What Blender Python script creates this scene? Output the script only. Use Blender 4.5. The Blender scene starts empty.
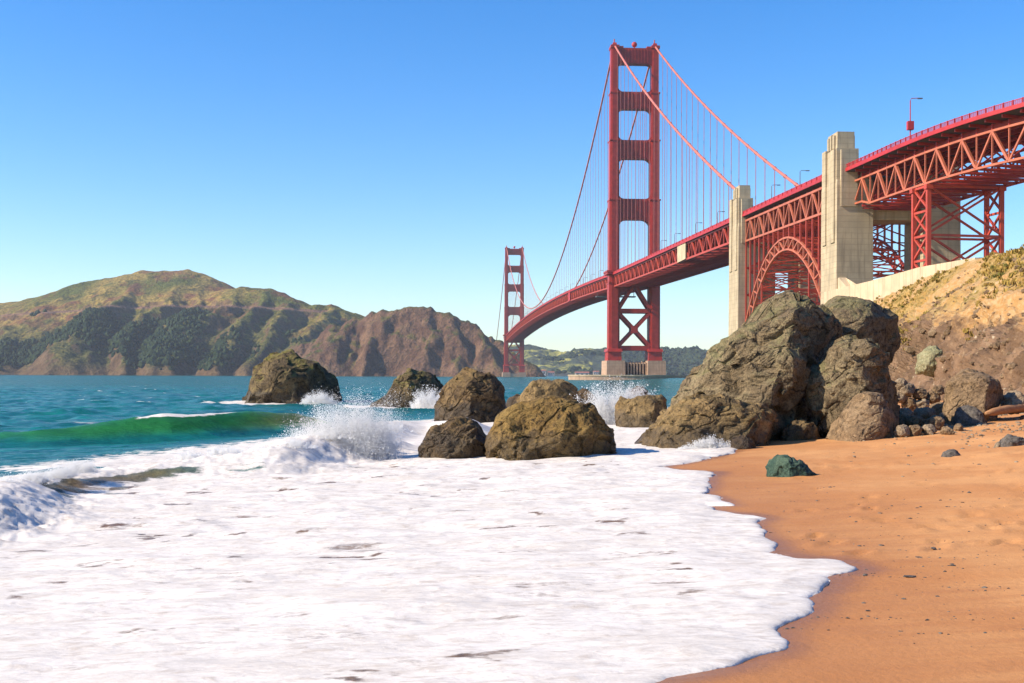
import bpy, math, random
import numpy as np
from mathutils import Matrix, Vector
random.seed(7)
R = math.radians
scene = bpy.context.scene
COL = scene.collection

# ------------------------------------------------------------------ camera
FPX, HY, ROLL, CZ = 1165.0, 375.2, R(0.2), 3.0
cam_d = bpy.data.cameras.new('camera'); cam = bpy.data.objects.new('camera', cam_d); COL.objects.link(cam)
cam_d.sensor_width = 36.0; cam_d.sensor_fit = 'HORIZONTAL'; cam_d.lens = FPX / 1024 * 36
cam_d.shift_y = (HY - 341.5) / 1024
cam_d.clip_start = 0.1; cam_d.clip_end = 30000
cam.matrix_world = Matrix.Translation((0, 0, CZ)) @ Matrix.Rotation(R(90), 4, 'X') @ Matrix.Rotation(ROLL, 4, 'Z')
scene.camera = cam
# ------------------------------------------------------------------ sky, sun, exposure
SUN_DIR = Vector((-0.81, -0.17, 0.56)).normalized()
SUN_EL = math.asin(SUN_DIR.z); SUN_AZ = math.atan2(SUN_DIR.x, SUN_DIR.y)
world = bpy.data.worlds.new('World'); scene.world = world; world.use_nodes = True
wn = world.node_tree; wn.nodes.clear()
sky = wn.nodes.new('ShaderNodeTexSky'); sky.sky_type = 'NISHITA'; sky.sun_disc = False
sky.sun_elevation = SUN_EL; sky.sun_rotation = SUN_AZ
sky.air_density = 1.0; sky.dust_density = 0.25; sky.ozone_density = 3.5; sky.altitude = 10
hsv = wn.nodes.new('ShaderNodeHueSaturation'); hsv.inputs['Saturation'].default_value = 1.38
hsv.inputs['Hue'].default_value = 0.508
bg = wn.nodes.new('ShaderNodeBackground'); bg.inputs['Strength'].default_value = 0.130
wo = wn.nodes.new('ShaderNodeOutputWorld')
wn.links.new(sky.outputs[0], hsv.inputs['Color']); wn.links.new(hsv.outputs[0], bg.inputs[0]); wn.links.new(bg.outputs[0], wo.inputs[0])
sun_d = bpy.data.lights.new('sun', 'SUN'); sun_d.energy = 5.0; sun_d.angle = R(0.5); sun_d.color = (1.0, 0.88, 0.70)
sun = bpy.data.objects.new('sun', sun_d); COL.objects.link(sun)
sun.rotation_euler = SUN_DIR.to_track_quat('Z', 'Y').to_euler(); sun.location = (-60, -20, 60)
vs = scene.view_settings; vs.view_transform = 'Standard'; vs.look = 'None'; vs.gamma = 1.0
vs.use_curve_mapping = False; vs.exposure = 0.74
scene.cycles.max_bounces = 8; scene.cycles.diffuse_bounces = 6; scene.cycles.volume_bounces = 0; scene.cycles.transparent_max_bounces = 48
scene.cycles.use_denoising = True

# ------------------------------------------------------------------ helpers: pixels to points
def W(px, py, D):
    u = (px - 512) / FPX; v = (HY - py) / FPX
    a = math.cos(ROLL) * u - math.sin(ROLL) * v; b = math.sin(ROLL) * u + math.cos(ROLL) * v
    return np.array([a * D, D, CZ + b * D])

SHY = np.array([-50, 0, 6, 28, 60, 150, 400, 9000.]); SHX = np.array([-4, .9, 1.5, 3.6, 12.5, 36., 80., 600.])
def shore_s(x, y): return x - np.interp(y, SHY, SHX)
def sand_z(x, y):
    s = shore_s(x, y)
    up = 1.25 + 0.05 * np.minimum(s, 26) + 0.04 * np.clip(s - 4.5, 0, 9); dn = 1.25 + 0.045 * s
    return np.maximum(np.where(s > 0, up, dn), -7.0)
def G(px, py):                       # where the line of sight through a pixel meets the sand
    lo, hi = 3.0, 400.0
    for D in np.geomspace(3, 400, 900):
        p = W(px, py, D)
        if p[2] <= max(float(sand_z(p[0], p[1])), 0.0):
            return p
    return W(px, py, 400)

# ------------------------------------------------------------------ helpers: noise
_rs = np.random.RandomState(11)
_PERM = np.tile(_rs.permutation(256), 3).astype(np.int32)
_g = _rs.normal(size=(256, 3)); _GR = (_g / np.linalg.norm(_g, axis=1)[:, None]).astype(np.float32)
def pn(x, y, z=0.0):
    x = np.asarray(x, np.float64); y = np.asarray(y, np.float64); z = np.broadcast_to(np.asarray(z, np.float64), x.shape)
    xi = np.floor(x).astype(np.int64); yi = np.floor(y).astype(np.int64); zi = np.floor(z).astype(np.int64)
    xf = (x - xi).astype(np.float32); yf = (y - yi).astype(np.float32); zf = (z - zi).astype(np.float32)
    xi &= 255; yi &= 255; zi &= 255
    u = xf**3 * (xf * (xf * 6 - 15) + 10); v = yf**3 * (yf * (yf * 6 - 15) + 10); w = zf**3 * (zf * (zf * 6 - 15) + 10)
    def c(i, j, k):
        h = _PERM[_PERM[_PERM[(xi + i) & 255] + ((yi + j) & 255)] + ((zi + k) & 255)]
        g = _GR[h]
        return g[..., 0] * (xf - i) + g[..., 1] * (yf - j) + g[..., 2] * (zf - k)
    def mx(a, b, t): return a + t * (b - a)
    return 1.5 * mx(mx(mx(c(0,0,0), c(1,0,0), u), mx(c(0,1,0), c(1,1,0), u), v),
              mx(mx(c(0,0,1), c(1,0,1), u), mx(c(0,1,1), c(1,1,1), u), v), w)
def fbm(x, y, z=0.0, oct=4, gain=.5, lac=2.03):
    s = 0; a = 1.0; f = 1.0
    for i in range(oct):
        s = s + a * pn(x * f + 17.3 * i, y * f + 5.1 * i, np.asarray(z) * f + 9.7 * i); a *= gain; f *= lac
    return s
def ridged(x, y, z=0.0, oct=4, gain=.5, lac=2.07):
    s = 0; a = 1.0; f = 1.0
    for i in range(oct):
        s = s + a * (1 - 2 * np.abs(pn(x * f + 31.3 * i, y * f + 7.7 * i, np.asarray(z) * f + 3.1 * i))); a *= gain; f *= lac
    return s
def sst(a, b, x):
    t = np.clip((x - a) / (b - a), 0, 1); return t * t * (3 - 2 * t)

# ------------------------------------------------------------------ helpers: objects
def tag(o, label=None, cat=None, group=None, kind=None):
    if label: o['label'] = label
    if cat: o['category'] = cat
    if group: o['group'] = group
    if kind: o['kind'] = kind
    return o
def empty(name, loc):
    o = bpy.data.objects.new(name, None); COL.objects.link(o); o.location = loc; o.empty_display_size = .5
    return o
def link_mesh(name, me, mats, parent=None, loc=None):
    o = bpy.data.objects.new(name, me); COL.objects.link(o)
    for m in (mats if isinstance(mats, (list, tuple)) else [mats]): me.materials.append(m)
    if parent is not None:
        o.parent = parent; o.location = -Vector(parent.location) if parent.parent is None else (0, 0, 0)
    if loc is not None: o.location = loc
    return o
def np_mesh(name, V, F, smooth=True):
    me = bpy.data.meshes.new(name); V = np.asarray(V, np.float32); F = np.asarray(F, np.int32)
    k = F.shape[1]
    me.vertices.add(len(V)); me.vertices.foreach_set('co', V.ravel())
    me.loops.add(F.size); me.loops.foreach_set('vertex_index', F.ravel())
    me.polygons.add(len(F)); me.polygons.foreach_set('loop_start', np.arange(0, F.size, k, dtype=np.int32))
    me.polygons.foreach_set('use_smooth', np.full(len(F), smooth))
    me.update(calc_edges=True); me.validate()
    return me
def attr(me, name, vals):
    a = me.attributes.new(name, 'FLOAT', 'POINT'); a.data.foreach_set('value', np.asarray(vals, np.float32))
def grid_faces(nr, nc):
    i = np.arange(nr * nc).reshape(nr, nc)
    return np.stack([i[:-1, :-1], i[:-1, 1:], i[1:, 1:], i[1:, :-1]], -1).reshape(-1, 4)
def compact(V, F, keep, extra):
    F = F[keep]; used = np.zeros(len(V), bool); used[F.ravel()] = True
    idx = np.cumsum(used) - 1
    return V[used], idx[F], [e[used] for e in extra]

class MB:
    def __init__(s): s.v = []; s.f = []
    def hexa(s, P):                 # 8 corners: bottom 4 ccw, top 4
        n = len(s.v); s.v += [tuple(map(float, p)) for p in P]
        s.f += [[n+3, n+2, n+1, n], [n+4, n+5, n+6, n+7]] + [[n+i, n+(i+1) % 4, n+4+(i+1) % 4, n+4+i] for i in range(4)]
    def box(s, x0, x1, y0, y1, z0, z1):
        s.hexa([(x0,y0,z0),(x1,y0,z0),(x1,y1,z0),(x0,y1,z0),(x0,y0,z1),(x1,y0,z1),(x1,y1,z1),(x0,y1,z1)])
    def beam(s, p, q, w, h=None, up=(0, 0, 1)):
        h = h or w; p = Vector(p); q = Vector(q); d = (q - p).normalized(); up = Vector(up)
        if abs(d.dot(up)) > .98: up = Vector((0.06, -1, 0))
        a = d.cross(up).normalized() * (w / 2); b = a.cross(d).normalized() * (h / 2)
        s.hexa([p - a - b, p + a - b, p + a + b, p - a + b, q - a - b, q + a - b, q + a + b, q - a + b])
    def tube(s, pts, r, n=6, cap=True):
        pts = [Vector(p) for p in pts]; rs = r if isinstance(r, (list, tuple)) else [r] * len(pts)
        base = len(s.v)
        for i, p in enumerate(pts):
            d = (pts[min(i+1, len(pts)-1)] - pts[max(i-1, 0)]).normalized()
            up = Vector((0, 0, 1)) if abs(d.z) < .95 else Vector((1, 0, 0))
            a = d.cross(up).normalized(); b = a.cross(d)
            for k in range(n):
                t = 2 * math.pi * k / n; s.v.append(tuple(p + (a * math.cos(t) + b * math.sin(t)) * rs[i]))
        for i in range(len(pts) - 1):
            for k in range(n):
                s.f.append([base+i*n+k, base+i*n+(k+1) % n, base+(i+1)*n+(k+1) % n, base+(i+1)*n+k])
        if cap:
            s.f.append([base + k for k in range(n)][::-1]); m = base + (len(pts)-1)*n; s.f.append([m + k for k in range(n)])
    def prism(s, poly0, poly1):     # two matching outlines in 3D
        n = len(s.v); k = len(poly0); s.v += [tuple(map(float, p)) for p in poly0] + [tuple(map(float, p)) for p in poly1]
        s.f.append([n + i for i in range(k)]); s.f.append([n + k + i for i in range(k)][::-1])
        s.f += [[n+(i+1) % k, n+i, n+k+i, n+k+(i+1) % k] for i in range(k)]
    def build(s, name, mat, parent=None, smooth=False, origin=None):
        me = bpy.data.meshes.new(name); v = s.v
        if origin is not None: v = [tuple(Vector(p) - Vector(origin)) for p in v]
        me.from_pydata(v, [], s.f); me.update()
        if smooth: me.polygons.foreach_set('use_smooth', [True] * len(me.polygons))
        import bmesh
        bm = bmesh.new(); bm.from_mesh(me); bmesh.ops.recalc_face_normals(bm, faces=bm.faces); bm.to_mesh(me); bm.free()
        o = link_mesh(name, me, mat, parent)
        if origin is not None: o.location = Vector(origin)
        return o

# ------------------------------------------------------------------ helpers: materials
class Nt:
    def __init__(s, name):
        s.m = bpy.data.materials.new(name); s.m.use_nodes = True; s.t = s.m.node_tree
        s.b = s.t.nodes['Principled BSDF']; s.o = s.t.nodes['Material Output']
    def n(s, typ, ins=None, **props):
        x = s.t.nodes.new('ShaderNode' + typ)
        for k, v in props.items(): setattr(x, k, v)
        for k, v in (ins or {}).items():
            if isinstance(v, bpy.types.NodeSocket): s.t.links.new(v, x.inputs[k])
            else: x.inputs[k].default_value = v
        return x
    def set(s, **kw):
        for k, v in kw.items():
            k = k.replace('_', ' ')
            if isinstance(v, bpy.types.NodeSocket): s.t.links.new(v, s.b.inputs[k])
            else: s.b.inputs[k].default_value = v
    def obj(s): return s.n('TexCoord').outputs['Object']
    def pos(s): return s.n('NewGeometry').outputs['Position']
    def nz(s): return s.sep(s.n('NewGeometry').outputs['Normal']).outputs['Z']
    def sep(s, v): return s.n('SeparateXYZ', {0: v})
    def at(s, name): return s.n('Attribute', attribute_name=name).outputs['Fac']
    def noise(s, vec, scale, detail=6, rough=.55, dist=0.0):
        return s.n('TexNoise', {'Vector': vec, 'Scale': scale, 'Detail': detail, 'Roughness': rough, 'Distortion': dist}).outputs['Fac']
    def voro(s, vec, scale, feature='F1', out='Distance'):
        return s.n('TexVoronoi', {'Vector': vec, 'Scale': scale}, feature=feature).outputs[out]
    def math(s, op, a, b=0.0, c=None, clamp=False):
        ins = {0: a, 1: b}
        if c is not None: ins[2] = c
        return s.n('Math', ins, operation=op, use_clamp=clamp).outputs[0]
    def ss(s, x, a, b):
        return s.n('MapRange', {'Value': x, 'From Min': a, 'From Max': b}, interpolation_type='SMOOTHSTEP').outputs[0]
    def mix(s, f, a, b, mode='MIX'):
        x = s.n('Mix', data_type='RGBA', blend_type=mode)
        for i, v in ((0, f), (6, a), (7, b)):
            if isinstance(v, bpy.types.NodeSocket): s.t.links.new(v, x.inputs[i])
            else: x.inputs[i].default_value = (*v, 1) if (i and len(v) == 3) else v
        return x.outputs[2]
    def ramp(s, f, stops):
        r = s.n('ValToRGB', {0: f}).color_ramp
        while len(r.elements) < len(stops): r.elements.new(.5)
        for e, (p, c) in zip(r.elements, stops): e.position = p; e.color = (*c, 1)
        return s.t.nodes[-1].outputs[0]
    def scale(s, vec, sc): return s.n('Mapping', {'Vector': vec, 'Scale': sc}).outputs[0]
    def bump(s, h, strength, dist, normal=None):
        ins = {'Height': h, 'Strength': strength, 'Distance': dist}
        if normal is not None: ins['Normal'] = normal
        return s.n('Bump', ins).outputs[0]

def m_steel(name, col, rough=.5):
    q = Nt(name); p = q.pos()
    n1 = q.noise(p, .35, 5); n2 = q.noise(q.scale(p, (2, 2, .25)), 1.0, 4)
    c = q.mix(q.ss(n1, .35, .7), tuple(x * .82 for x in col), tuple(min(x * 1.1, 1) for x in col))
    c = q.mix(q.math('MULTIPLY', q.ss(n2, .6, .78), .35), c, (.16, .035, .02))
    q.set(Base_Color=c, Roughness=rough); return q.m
def m_concrete(name, col, lines=1.6):
    q = Nt(name); p = q.pos(); sx = q.sep(p)
    n1 = q.noise(p, .25, 6); n2 = q.noise(q.scale(p, (1.5, 1.5, .1)), .8, 5); n3 = q.noise(p, 3, 4)
    c = q.mix(q.ss(n1, .3, .75), tuple(x * .84 for x in col), tuple(x * 1.1 for x in col))
    c = q.mix(q.math('MULTIPLY', q.ss(n2, .48, .70), .62), c, tuple(x * .45 for x in col))
    zz = q.math('FRACT', q.math('DIVIDE', sx.outputs['Z'], lines))
    seam = q.math('LESS_THAN', zz, .10)
    c = q.mix(q.math('MULTIPLY', seam, .45), c, tuple(x * .55 for x in col))
    q.set(Base_Color=c, Roughness=.85)
    h = q.math('ADD', q.math('MULTIPLY', seam, -1.0), n3)
    q.set(Normal=q.bump(h, .5, .08)); return q.m
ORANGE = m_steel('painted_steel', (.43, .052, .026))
ORANGE_LIT = m_steel('painted_steel_lit', (.46, .125, .062))  # lighter copy of the red: sunlit look of seaward members put into colour
ORANGE_FAR = m_steel('painted_steel_tower', (.36, .030, .020), .45)
RAILRED = m_steel('painted_railing', (.42, .022, .022))
CABLE = m_steel('painted_cable', (.52, .15, .11), .55)  # paler than the deck red: the cable's lit look is in the colour
GREYST = m_steel('grey_galvanised', (.14, .12, .12))
CONC = m_concrete('weathered_concrete', (.45, .355, .225))
CONC_P = m_concrete('pier_concrete', (.40, .27, .18), 2.2)
CONC_W = m_concrete('pale_wall_concrete', (.55, .42, .27), 50)
q = Nt('asphalt'); q.set(Base_Color=(.05, .05, .05, 1), Roughness=.9); ASPH = q.m

def m_rock(name, a, b, c, moss=(.10, .095, .02), mossk=.6, zwet=None, sc=1.0, bump=1.0, strata=(1, 1, 1)):
    q = Nt(name); p = q.obj(); ps = q.scale(p, strata)
    n1 = q.noise(ps, .8 * sc, 8, .62, .6); n2 = q.noise(ps, 4.5 * sc, 8, .65, .3); n3 = q.noise(p, 22 * sc, 5, .6)
    col = q.mix(q.ss(n1, .36, .64), a, b)
    col = q.mix(q.ss(n2, .42, .7), col, c)
    col = q.mix(q.math('MULTIPLY', q.ss(n3, .54, .36), .75), col, tuple(x * .30 for x in a))
    n5 = q.noise(ps, 2.2 * sc, 6, .7, .8); col = q.mix(q.math('MULTIPLY', q.ss(n5, .55, .66), .55), col, tuple(x * .32 for x in c)); col = q.mix(q.math('MULTIPLY', q.ss(n5, .44, .34), .45), col, tuple(min(x * 1.35, .8) for x in b))
    vcr = q.n('TexVoronoi', {'Vector': q.mix(.35, ps, q.n('TexNoise', {'Vector': ps, 'Scale': 2 * sc, 'Detail': 4}).outputs['Color']), 'Scale': 1.1 * sc}, feature='DISTANCE_TO_EDGE').outputs['Distance']
    crack = q.math('MULTIPLY', q.ss(vcr, .035, .0), q.ss(n2, .46, .56))
    col = q.mix(q.math('MULTIPLY', crack, .75), col, tuple(x * .22 for x in a))
    mk = q.math('MULTIPLY', q.ss(q.nz(), .2, .85), q.math('MULTIPLY', q.ss(n1, .42, .6), mossk))
    col = q.mix(mk, col, moss)
    rough = .88
    if zwet is not None:
        zp = q.sep(q.pos()).outputs['Z']
        wet = q.ss(q.math('ADD', zp, q.math('MULTIPLY', q.math('SUBTRACT', n1, .5), .9)), zwet + .22, zwet - .12)
        col = q.mix(wet, col, q.mix(.45, (.020, .014, .009), col, 'MIX'))
        rough = q.math('SUBTRACT', .88, q.math('MULTIPLY', wet, .45))
    h = q.math('ADD', q.math('MULTIPLY', n2, .50), q.math('ADD', q.math('MULTIPLY', n3, .16), q.math('MULTIPLY', n5, .35)))
    h = q.math('SUBTRACT', h, q.math('MULTIPLY', crack, .35))
    q.set(Base_Color=col, Roughness=rough, Normal=q.bump(h, min(1, 1.0 * bump), .24 / sc * bump)); q.b.inputs['Specular IOR Level'].default_value = .3
    return q.m
HAZE = 0.00005

# ================================================================== BRIDGE
S0 = np.array([81.9, 787.0]); E = np.array([.063, -1.0]); E /= np.linalg.norm(E); NW = np.array([E[1], -E[0]])
TN = -1249.0                                     # north tower
T1, T2 = 340.0, 455.0                            # concrete pylons along the axis
BEND = np.array([-.0055, 0.0])
def P(t, o, z): q_ = S0 + E * t + NW * o + BEND * max(t, 0); return (float(q_[0]), float(q_[1]), float(z))
def zrail(t):
    if t < TN: return 72.5 + (t - TN) * .025
    if t < 0:
        u = (t - TN) / -TN; return 72.5 + 10.5 * 4 * u * (1 - u)
    return 72.5 - .0213 * t
def seg(ts, fo, fz): return [P(t, fo, fz(t)) for t in ts]
class BB(MB):                                     # boxes in the bridge's own frame
    def tb(s, t0, t1, o0, o1, z0, z1, k=0.0):
        ds = k; tm, om = (t0+t1)/2, (o0+o1)/2
        f = lambda t, o, z, up: P(tm + (t-tm) * (1 - ds*up), om + (o-om) * (1 - ds*up), z)
        s.hexa([f(t0,o0,z0,0), f(t1,o0,z0,0), f(t1,o1,z0,0), f(t0,o1,z0,0), f(t0,o0,z1,1), f(t1,o0,z1,1), f(t1,o1,z1,1), f(t0,o1,z1,1)])

CO = 13.7
LEV = [(13, 21, 9.2, 15.5), (21, 66, 7.3, 13.2), (66, 122, 6.9, 12.4), (122, 162, 6.3, 11.4), (162, 194, 5.7, 10.4), (194, 224, 5.0, 9.2)]
def legw(z):
    for a, b, w, l in LEV:
        if z <= b: return w
    return 5.0
def strut(mb, t, z0, z1, r0, r1, th):
    a0 = CO - legw(z0 - 2) / 2 + .3; a1 = CO - legw(z1 + 2) / 2 + .3
    poly = []
    def arc(cx, cz, r, d0, d1, flip=1):
        return [(cx + r * math.cos(R(d)) * flip, cz + r * math.sin(R(d))) for d in np.linspace(d0, d1, 7)]
    bl = [(-x, z) for x, z in arc(a0 - r0, z0 - r0, r0, 0, 90)]      # left springing to soffit
    br = arc(a0 - r0, z0 - r0, r0, 90, 0)
    tr = arc(a1 - r1, z1 + r1, r1, 0, -90); tl = [(-x, z) for x, z in arc(a1 - r1, z1 + r1, r1, -90, 0)]
    poly = bl + br + tr + tl
    mb.prism([P(t - th/2, o, z) for o, z in poly], [P(t + th/2, o, z) for o, z in poly])
    n = 9
    for i in range(n):                              # vertical flutes on both faces
        o = -a1 + 3 + (2*a1 - 6) * i / (n - 1)
        for sg in (-1, 1): mb.beam(P(t + sg*(th/2 + .15), o, z0 + .8), P(t + sg*(th/2 + .15), o, z1 - .8), .55, .9, up=(0.06, -1, 0))
def make_tower(t, zbase, label):
    root = empty('bridge_tower', P(t, 0, zbase)); tag(root, label, 'bridge tower')
    for sg in (1, -1):
        mb = BB()
        for i, (z0, z1, w, l) in enumerate(LEV):
            o = CO * sg
            if i == 0:
                z0 = zbase
                mb.tb(t - l/2, t + l/2, o - w/2, o + w/2, z0, 19, .03); mb.tb(t - l/2 - .6, t + l/2 + .6, o - w/2 - .6, o + w/2 + .6, 19, 21, .1)
                continue
            mb.tb(t - l/2, t + l/2, o - w/2 * .62, o + w/2 * .62, z0, z1)
            mb.tb(t - l/2 * .86, t + l/2 * .86, o - w/2 * .82, o + w/2 * .82, z0, z1 - .4)
            mb.tb(t - l/2 * .66, t + l/2 * .66, o - w/2, o + w/2, z0, z1 - .8)
            if z1 < 220: mb.tb(t - l/2 - .25, t + l/2 + .25, o - w/2 - .25, o + w/2 + .25, z1 - 1.3, z1 - .5)
        mb.tb(t - 8, t + 8, CO*sg - 5.2, CO*sg + 5.2, zrail(t) - 1.5, zrail(t) + .3)      # walkway collar at deck level
        mb.tb(t - 8.6, t + 8.6, CO*sg - 5.6, CO*sg + 5.6, zrail(t) - .2, zrail(t) + .9)
        leg = mb.build('leg', ORANGE_FAR, root)
        cb = BB(); cb.tb(t - 5, t + 5, CO*sg - 2.9, CO*sg + 2.9, 223.2, 225.0); cb.tb(t - 3.2, t + 3.2, CO*sg - 1.6, CO*sg + 1.6, 225.0, 227.2, .3)
        cb.tube([P(t, CO*sg, 227), P(t, CO*sg, 230)], .45, 6)
        cb.build('saddle_housing', ORANGE_FAR, leg)
    for z0, z1, r0, r1 in ((213, 223.5, 3.2, .4), (182.5, 194, 4.0, 3.4), (149, 161.5, 4.2, 3.6), (108, 122, 5.5, 3.8)):
        mb = BB(); strut(mb, t, z0, z1, r0, r1, 6.5)
        if z0 == 213:
            for sg in (-1, 1): mb.tb(t - 3.4, t + 3.4, sg*9.5 - 1.6, sg*9.5 + 1.6, 223.3, 224.6)
        mb.build('portal_strut', ORANGE_FAR, root)
    zd = zrail(t) - 9
    mb = BB()
    for th in (-4.2, 4.2):
        a = CO - 3.3
        mb.beam(P(t+th, -a, 48), P(t+th, 0, zd + 1), 2.3, 2.0); mb.beam(P(t+th, a, 48), P(t+th, 0, zd + 1), 2.3, 2.0)
        mb.beam(P(t+th, -a, 46.5), P(t+th, a, 46.5), 2.2, 2.9); mb.beam(P(t+th, -a, 21.5), P(t+th, a, 21.5), 2.2, 3.2)
        mb.beam(P(t+th+.02, -a, 23), P(t+th+.02, a, 45), 2.25, 2.0); mb.beam(P(t+th-.02, a, 23), P(t+th-.02, -a, 45), 2.15, 2.0)
        mb.tb(t+th-1.3, t+th+1.3, -2.2, 2.2, 31.5, 36.5)
    mb.build('cross_bracing', ORANGE_FAR, root)
    mb = BB(); mb.tube([P(t, 0, 223), P(t, 0, 225)], .5, 8)
    c = np.array(P(t, 0, 226.6))
    rings = [[tuple(c + 1.9 * np.array((math.cos(a)*math.cos(b), math.sin(a)*math.cos(b), math.sin(b)))) for a in np.linspace(0, 2*math.pi, 12, endpoint=False)] for b in np.linspace(-1.5, 1.5, 8)]
    n0 = len(mb.v); mb.v += [p for r_ in rings for p in r_]
    mb.f += [[n0+i*12+k, n0+i*12+(k+1) % 12, n0+(i+1)*12+(k+1) % 12, n0+(i+1)*12+k] for i in range(7) for k in range(12)]
    mb.build('beacon', RAILRED, root)
    return root
make_tower(0, 13, 'near red steel bridge tower standing tall on the round concrete fender pier')
make_tower(TN, 8, 'far small red steel bridge tower standing against the cliff headland')

# ---- tower piers
root = empty('tower_pier', P(0, 0, 0)); tag(root, 'concrete pier with flat round fender under the near bridge tower', 'bridge pier')
mb = BB()
for sg in (1, -1): mb.tb(-13, 13, sg*CO - 6.2, sg*CO + 6.2, 2.5, 13.0, .03)
mb.tb(-5, 5, -8.2, 8.2, 2.5, 12.2)
for i in range(8): mb.tb(-10, 10, -7 + 2*i - .5, -7 + 2*i + .5, 2.5, 11.6)
mb.build('pedestal', CONC_P, root)
mb = BB(); n = 64
def ring(rx, ro, z): return [P(rx * math.sin(2*math.pi*i/n), ro * math.cos(2*math.pi*i/n), z) for i in range(n)]
mb.prism(ring(27, 44, -3), ring(27, 44, 2.6)); 
mb.build('fender', CONC_P, root)
mb = BB(); mb.prism(ring(27.4, 44.4, 2.6), ring(27.4, 44.4, 3.5)); mb.build('fender_rim', CONC, root)
root = empty('tower_pier', P(TN, 0, 0)); tag(root, 'low concrete pier under the far bridge tower at the cliff foot', 'bridge pier')
mb = BB()
for sg in (1, -1): mb.tb(TN-12, TN+12, sg*CO - 7, sg*CO + 7, -1, 8, .03)
mb.build('pedestal', CONC_P, root)
mb = BB(); mb.tb(TN-11, TN+11, -7.0, 7.0, -1, 6); mb.build('base_wall', CONC_P, root)

# ---- main cables with their suspenders
ZT = 226.3
def zcable(t):
    if t < TN: u = (TN - t) / 343; return ZT + (74 - ZT) * u - 26 * u * (1 - u)
    if t < 0: u = (t - TN) / -TN; zm = zrail(TN/2) + 3.2; return zm + (ZT - zm) * (2*u - 1)**2
    u = t / T1; return ZT + (72.5 - ZT) * u - 26 * u * (1 - u)
for sg, lab in ((1, 'red main cable hung from the left legs of the two towers, seaward side'), (-1, 'red main cable hung from the right legs of the two towers, landward side')):
    root = empty('main_cable', P(0, CO*sg, ZT)); tag(root, lab, 'bridge cable')
    mb = BB(); ts = list(np.linspace(TN - 343, TN, 14)) + list(np.linspace(TN, 0, 70))[1:] + list(np.linspace(0, T1 - (3 if sg > 0 else -26), 30))[1:]
    mb.tube([P(t, CO*sg, zcable(t) if t <= T1 else 72.5 - .42*(t-T1)) for t in ts], .62, 8)
    for t in np.arange(15.24, T1 - 8, 15.24): mb.tube([P(t - .5, CO*sg, zcable(t-.5)), P(t + .5, CO*sg, zcable(t+.5))], .82, 8)
    mb.build('cable', CABLE, root, smooth=True)
    proto = None
    for t in list(np.arange(15.24, T1 - 10, 15.24)) + list(-np.arange(15.24, 1249 * .95, 15.24)):
        zc, zd = zcable(t), zrail(t) - 1.5
        if zc - zd < 3.5: continue
        if proto is None:
            mb = MB()
            for d in (-.28, .28): mb.beam((0, d, 0), (0, d, 1), .17)
            proto = mb.build('suspender', CABLE, root); o = proto
        else:
            o = proto.copy(); COL.objects.link(o)
        o.location = Vector(P(t, CO*sg, zd)) - Vector(root.location); o.scale = (1, 1, zc - zd)

# ---- suspended deck with its stiffening trusses
def truss(mb, pts_top, pts_bot, wch=.95, wd=.5, vert=True, pattern='warren'):
    n = len(pts_top)
    for i in range(n - 1):
        mb.beam(pts_top[i], pts_top[i+1], wch, wch * .9); mb.beam(pts_bot[i], pts_bot[i+1], wch, wch * .9)
        if pattern == 'warren':
            a, b = (pts_bot[i], pts_top[i+1]) if i % 2 == 0 else (pts_top[i], pts_bot[i+1]); mb.beam(a, b, wd, wd)
        elif pattern == 'x' and i % 2 == 0:
            mb.beam(pts_bot[i], pts_top[i+1], wd); mb.beam(pts_top[i], pts_bot[i+1], wd * .96)
    if vert:
        for i in range(n): mb.beam(pts_bot[i], pts_top[i], wd * .8)
root = empty('bridge_deck', P(T1, 0, 58)); tag(root, 'long red trussed road deck hung between the two bridge towers and curving into the distance', 'bridge deck')
tt = list(np.linspace(TN - 60, TN, 9)) + list(np.linspace(TN, 0, 165))[1:] + list(np.linspace(0, T1 - 5, 45))[1:]
for sg in (1, -1):
    mb = BB()
    truss(mb, [P(t, CO*sg, zrail(t) - 2.3) for t in tt], [P(t, CO*sg, zrail(t) - 9.6) for t in tt], 1.0, .62, True)
    mb.build('stiffening_truss', ORANGE, root)
mb = BB()
for i in range(len(tt) - 1):
    a, b = tt[i], tt[i+1]
    mb.hexa([P(a, CO+.9, zrail(a)-2.1), P(b, CO+.9, zrail(b)-2.1), P(b, -CO-.9, zrail(b)-2.1), P(a, -CO-.9, zrail(a)-2.1)] +
            [P(a, CO+.9, zrail(a)-1.5), P(b, CO+.9, zrail(b)-1.5), P(b, -CO-.9, zrail(b)-1.5), P(a, -CO-.9, zrail(a)-1.5)])
mb.build('roadway', ASPH, root)
mb = BB()
for i, t in enumerate(tt):
    mb.beam(P(t, -CO, zrail(t) - 3.0), P(t, CO, zrail(t) - 3.0), .5, 1.7)
    mb.beam(P(t, -CO, zrail(t) - 9.55), P(t, CO, zrail(t) - 9.55), .5, .7)
    mb.beam(P(t, CO, zrail(t) - 9.5), P(t, 0, zrail(t) - 3.6), .35); mb.beam(P(t, -CO, zrail(t) - 9.5), P(t, 0, zrail(t) - 3.6), .35)
    if i + 1 < len(tt):
        b = tt[i+1]; sg = 1 if i % 2 == 0 else -1
        mb.beam(P(t, sg*CO, zrail(t) - 9.6), P(b, 0, zrail(b) - 9.6), .5, .4); mb.beam(P(t, -sg*CO, zrail(t) - 9.62), P(b, 0, zrail(b) - 9.62), .5, .4)
        for o in (-8, -3, 3, 8): mb.beam(P(t, o, zrail(t) - 2.5), P(b, o, zrail(b) - 2.5), .35, .8)
mb.build('floor_framing', ORANGE_FAR, root)
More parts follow.
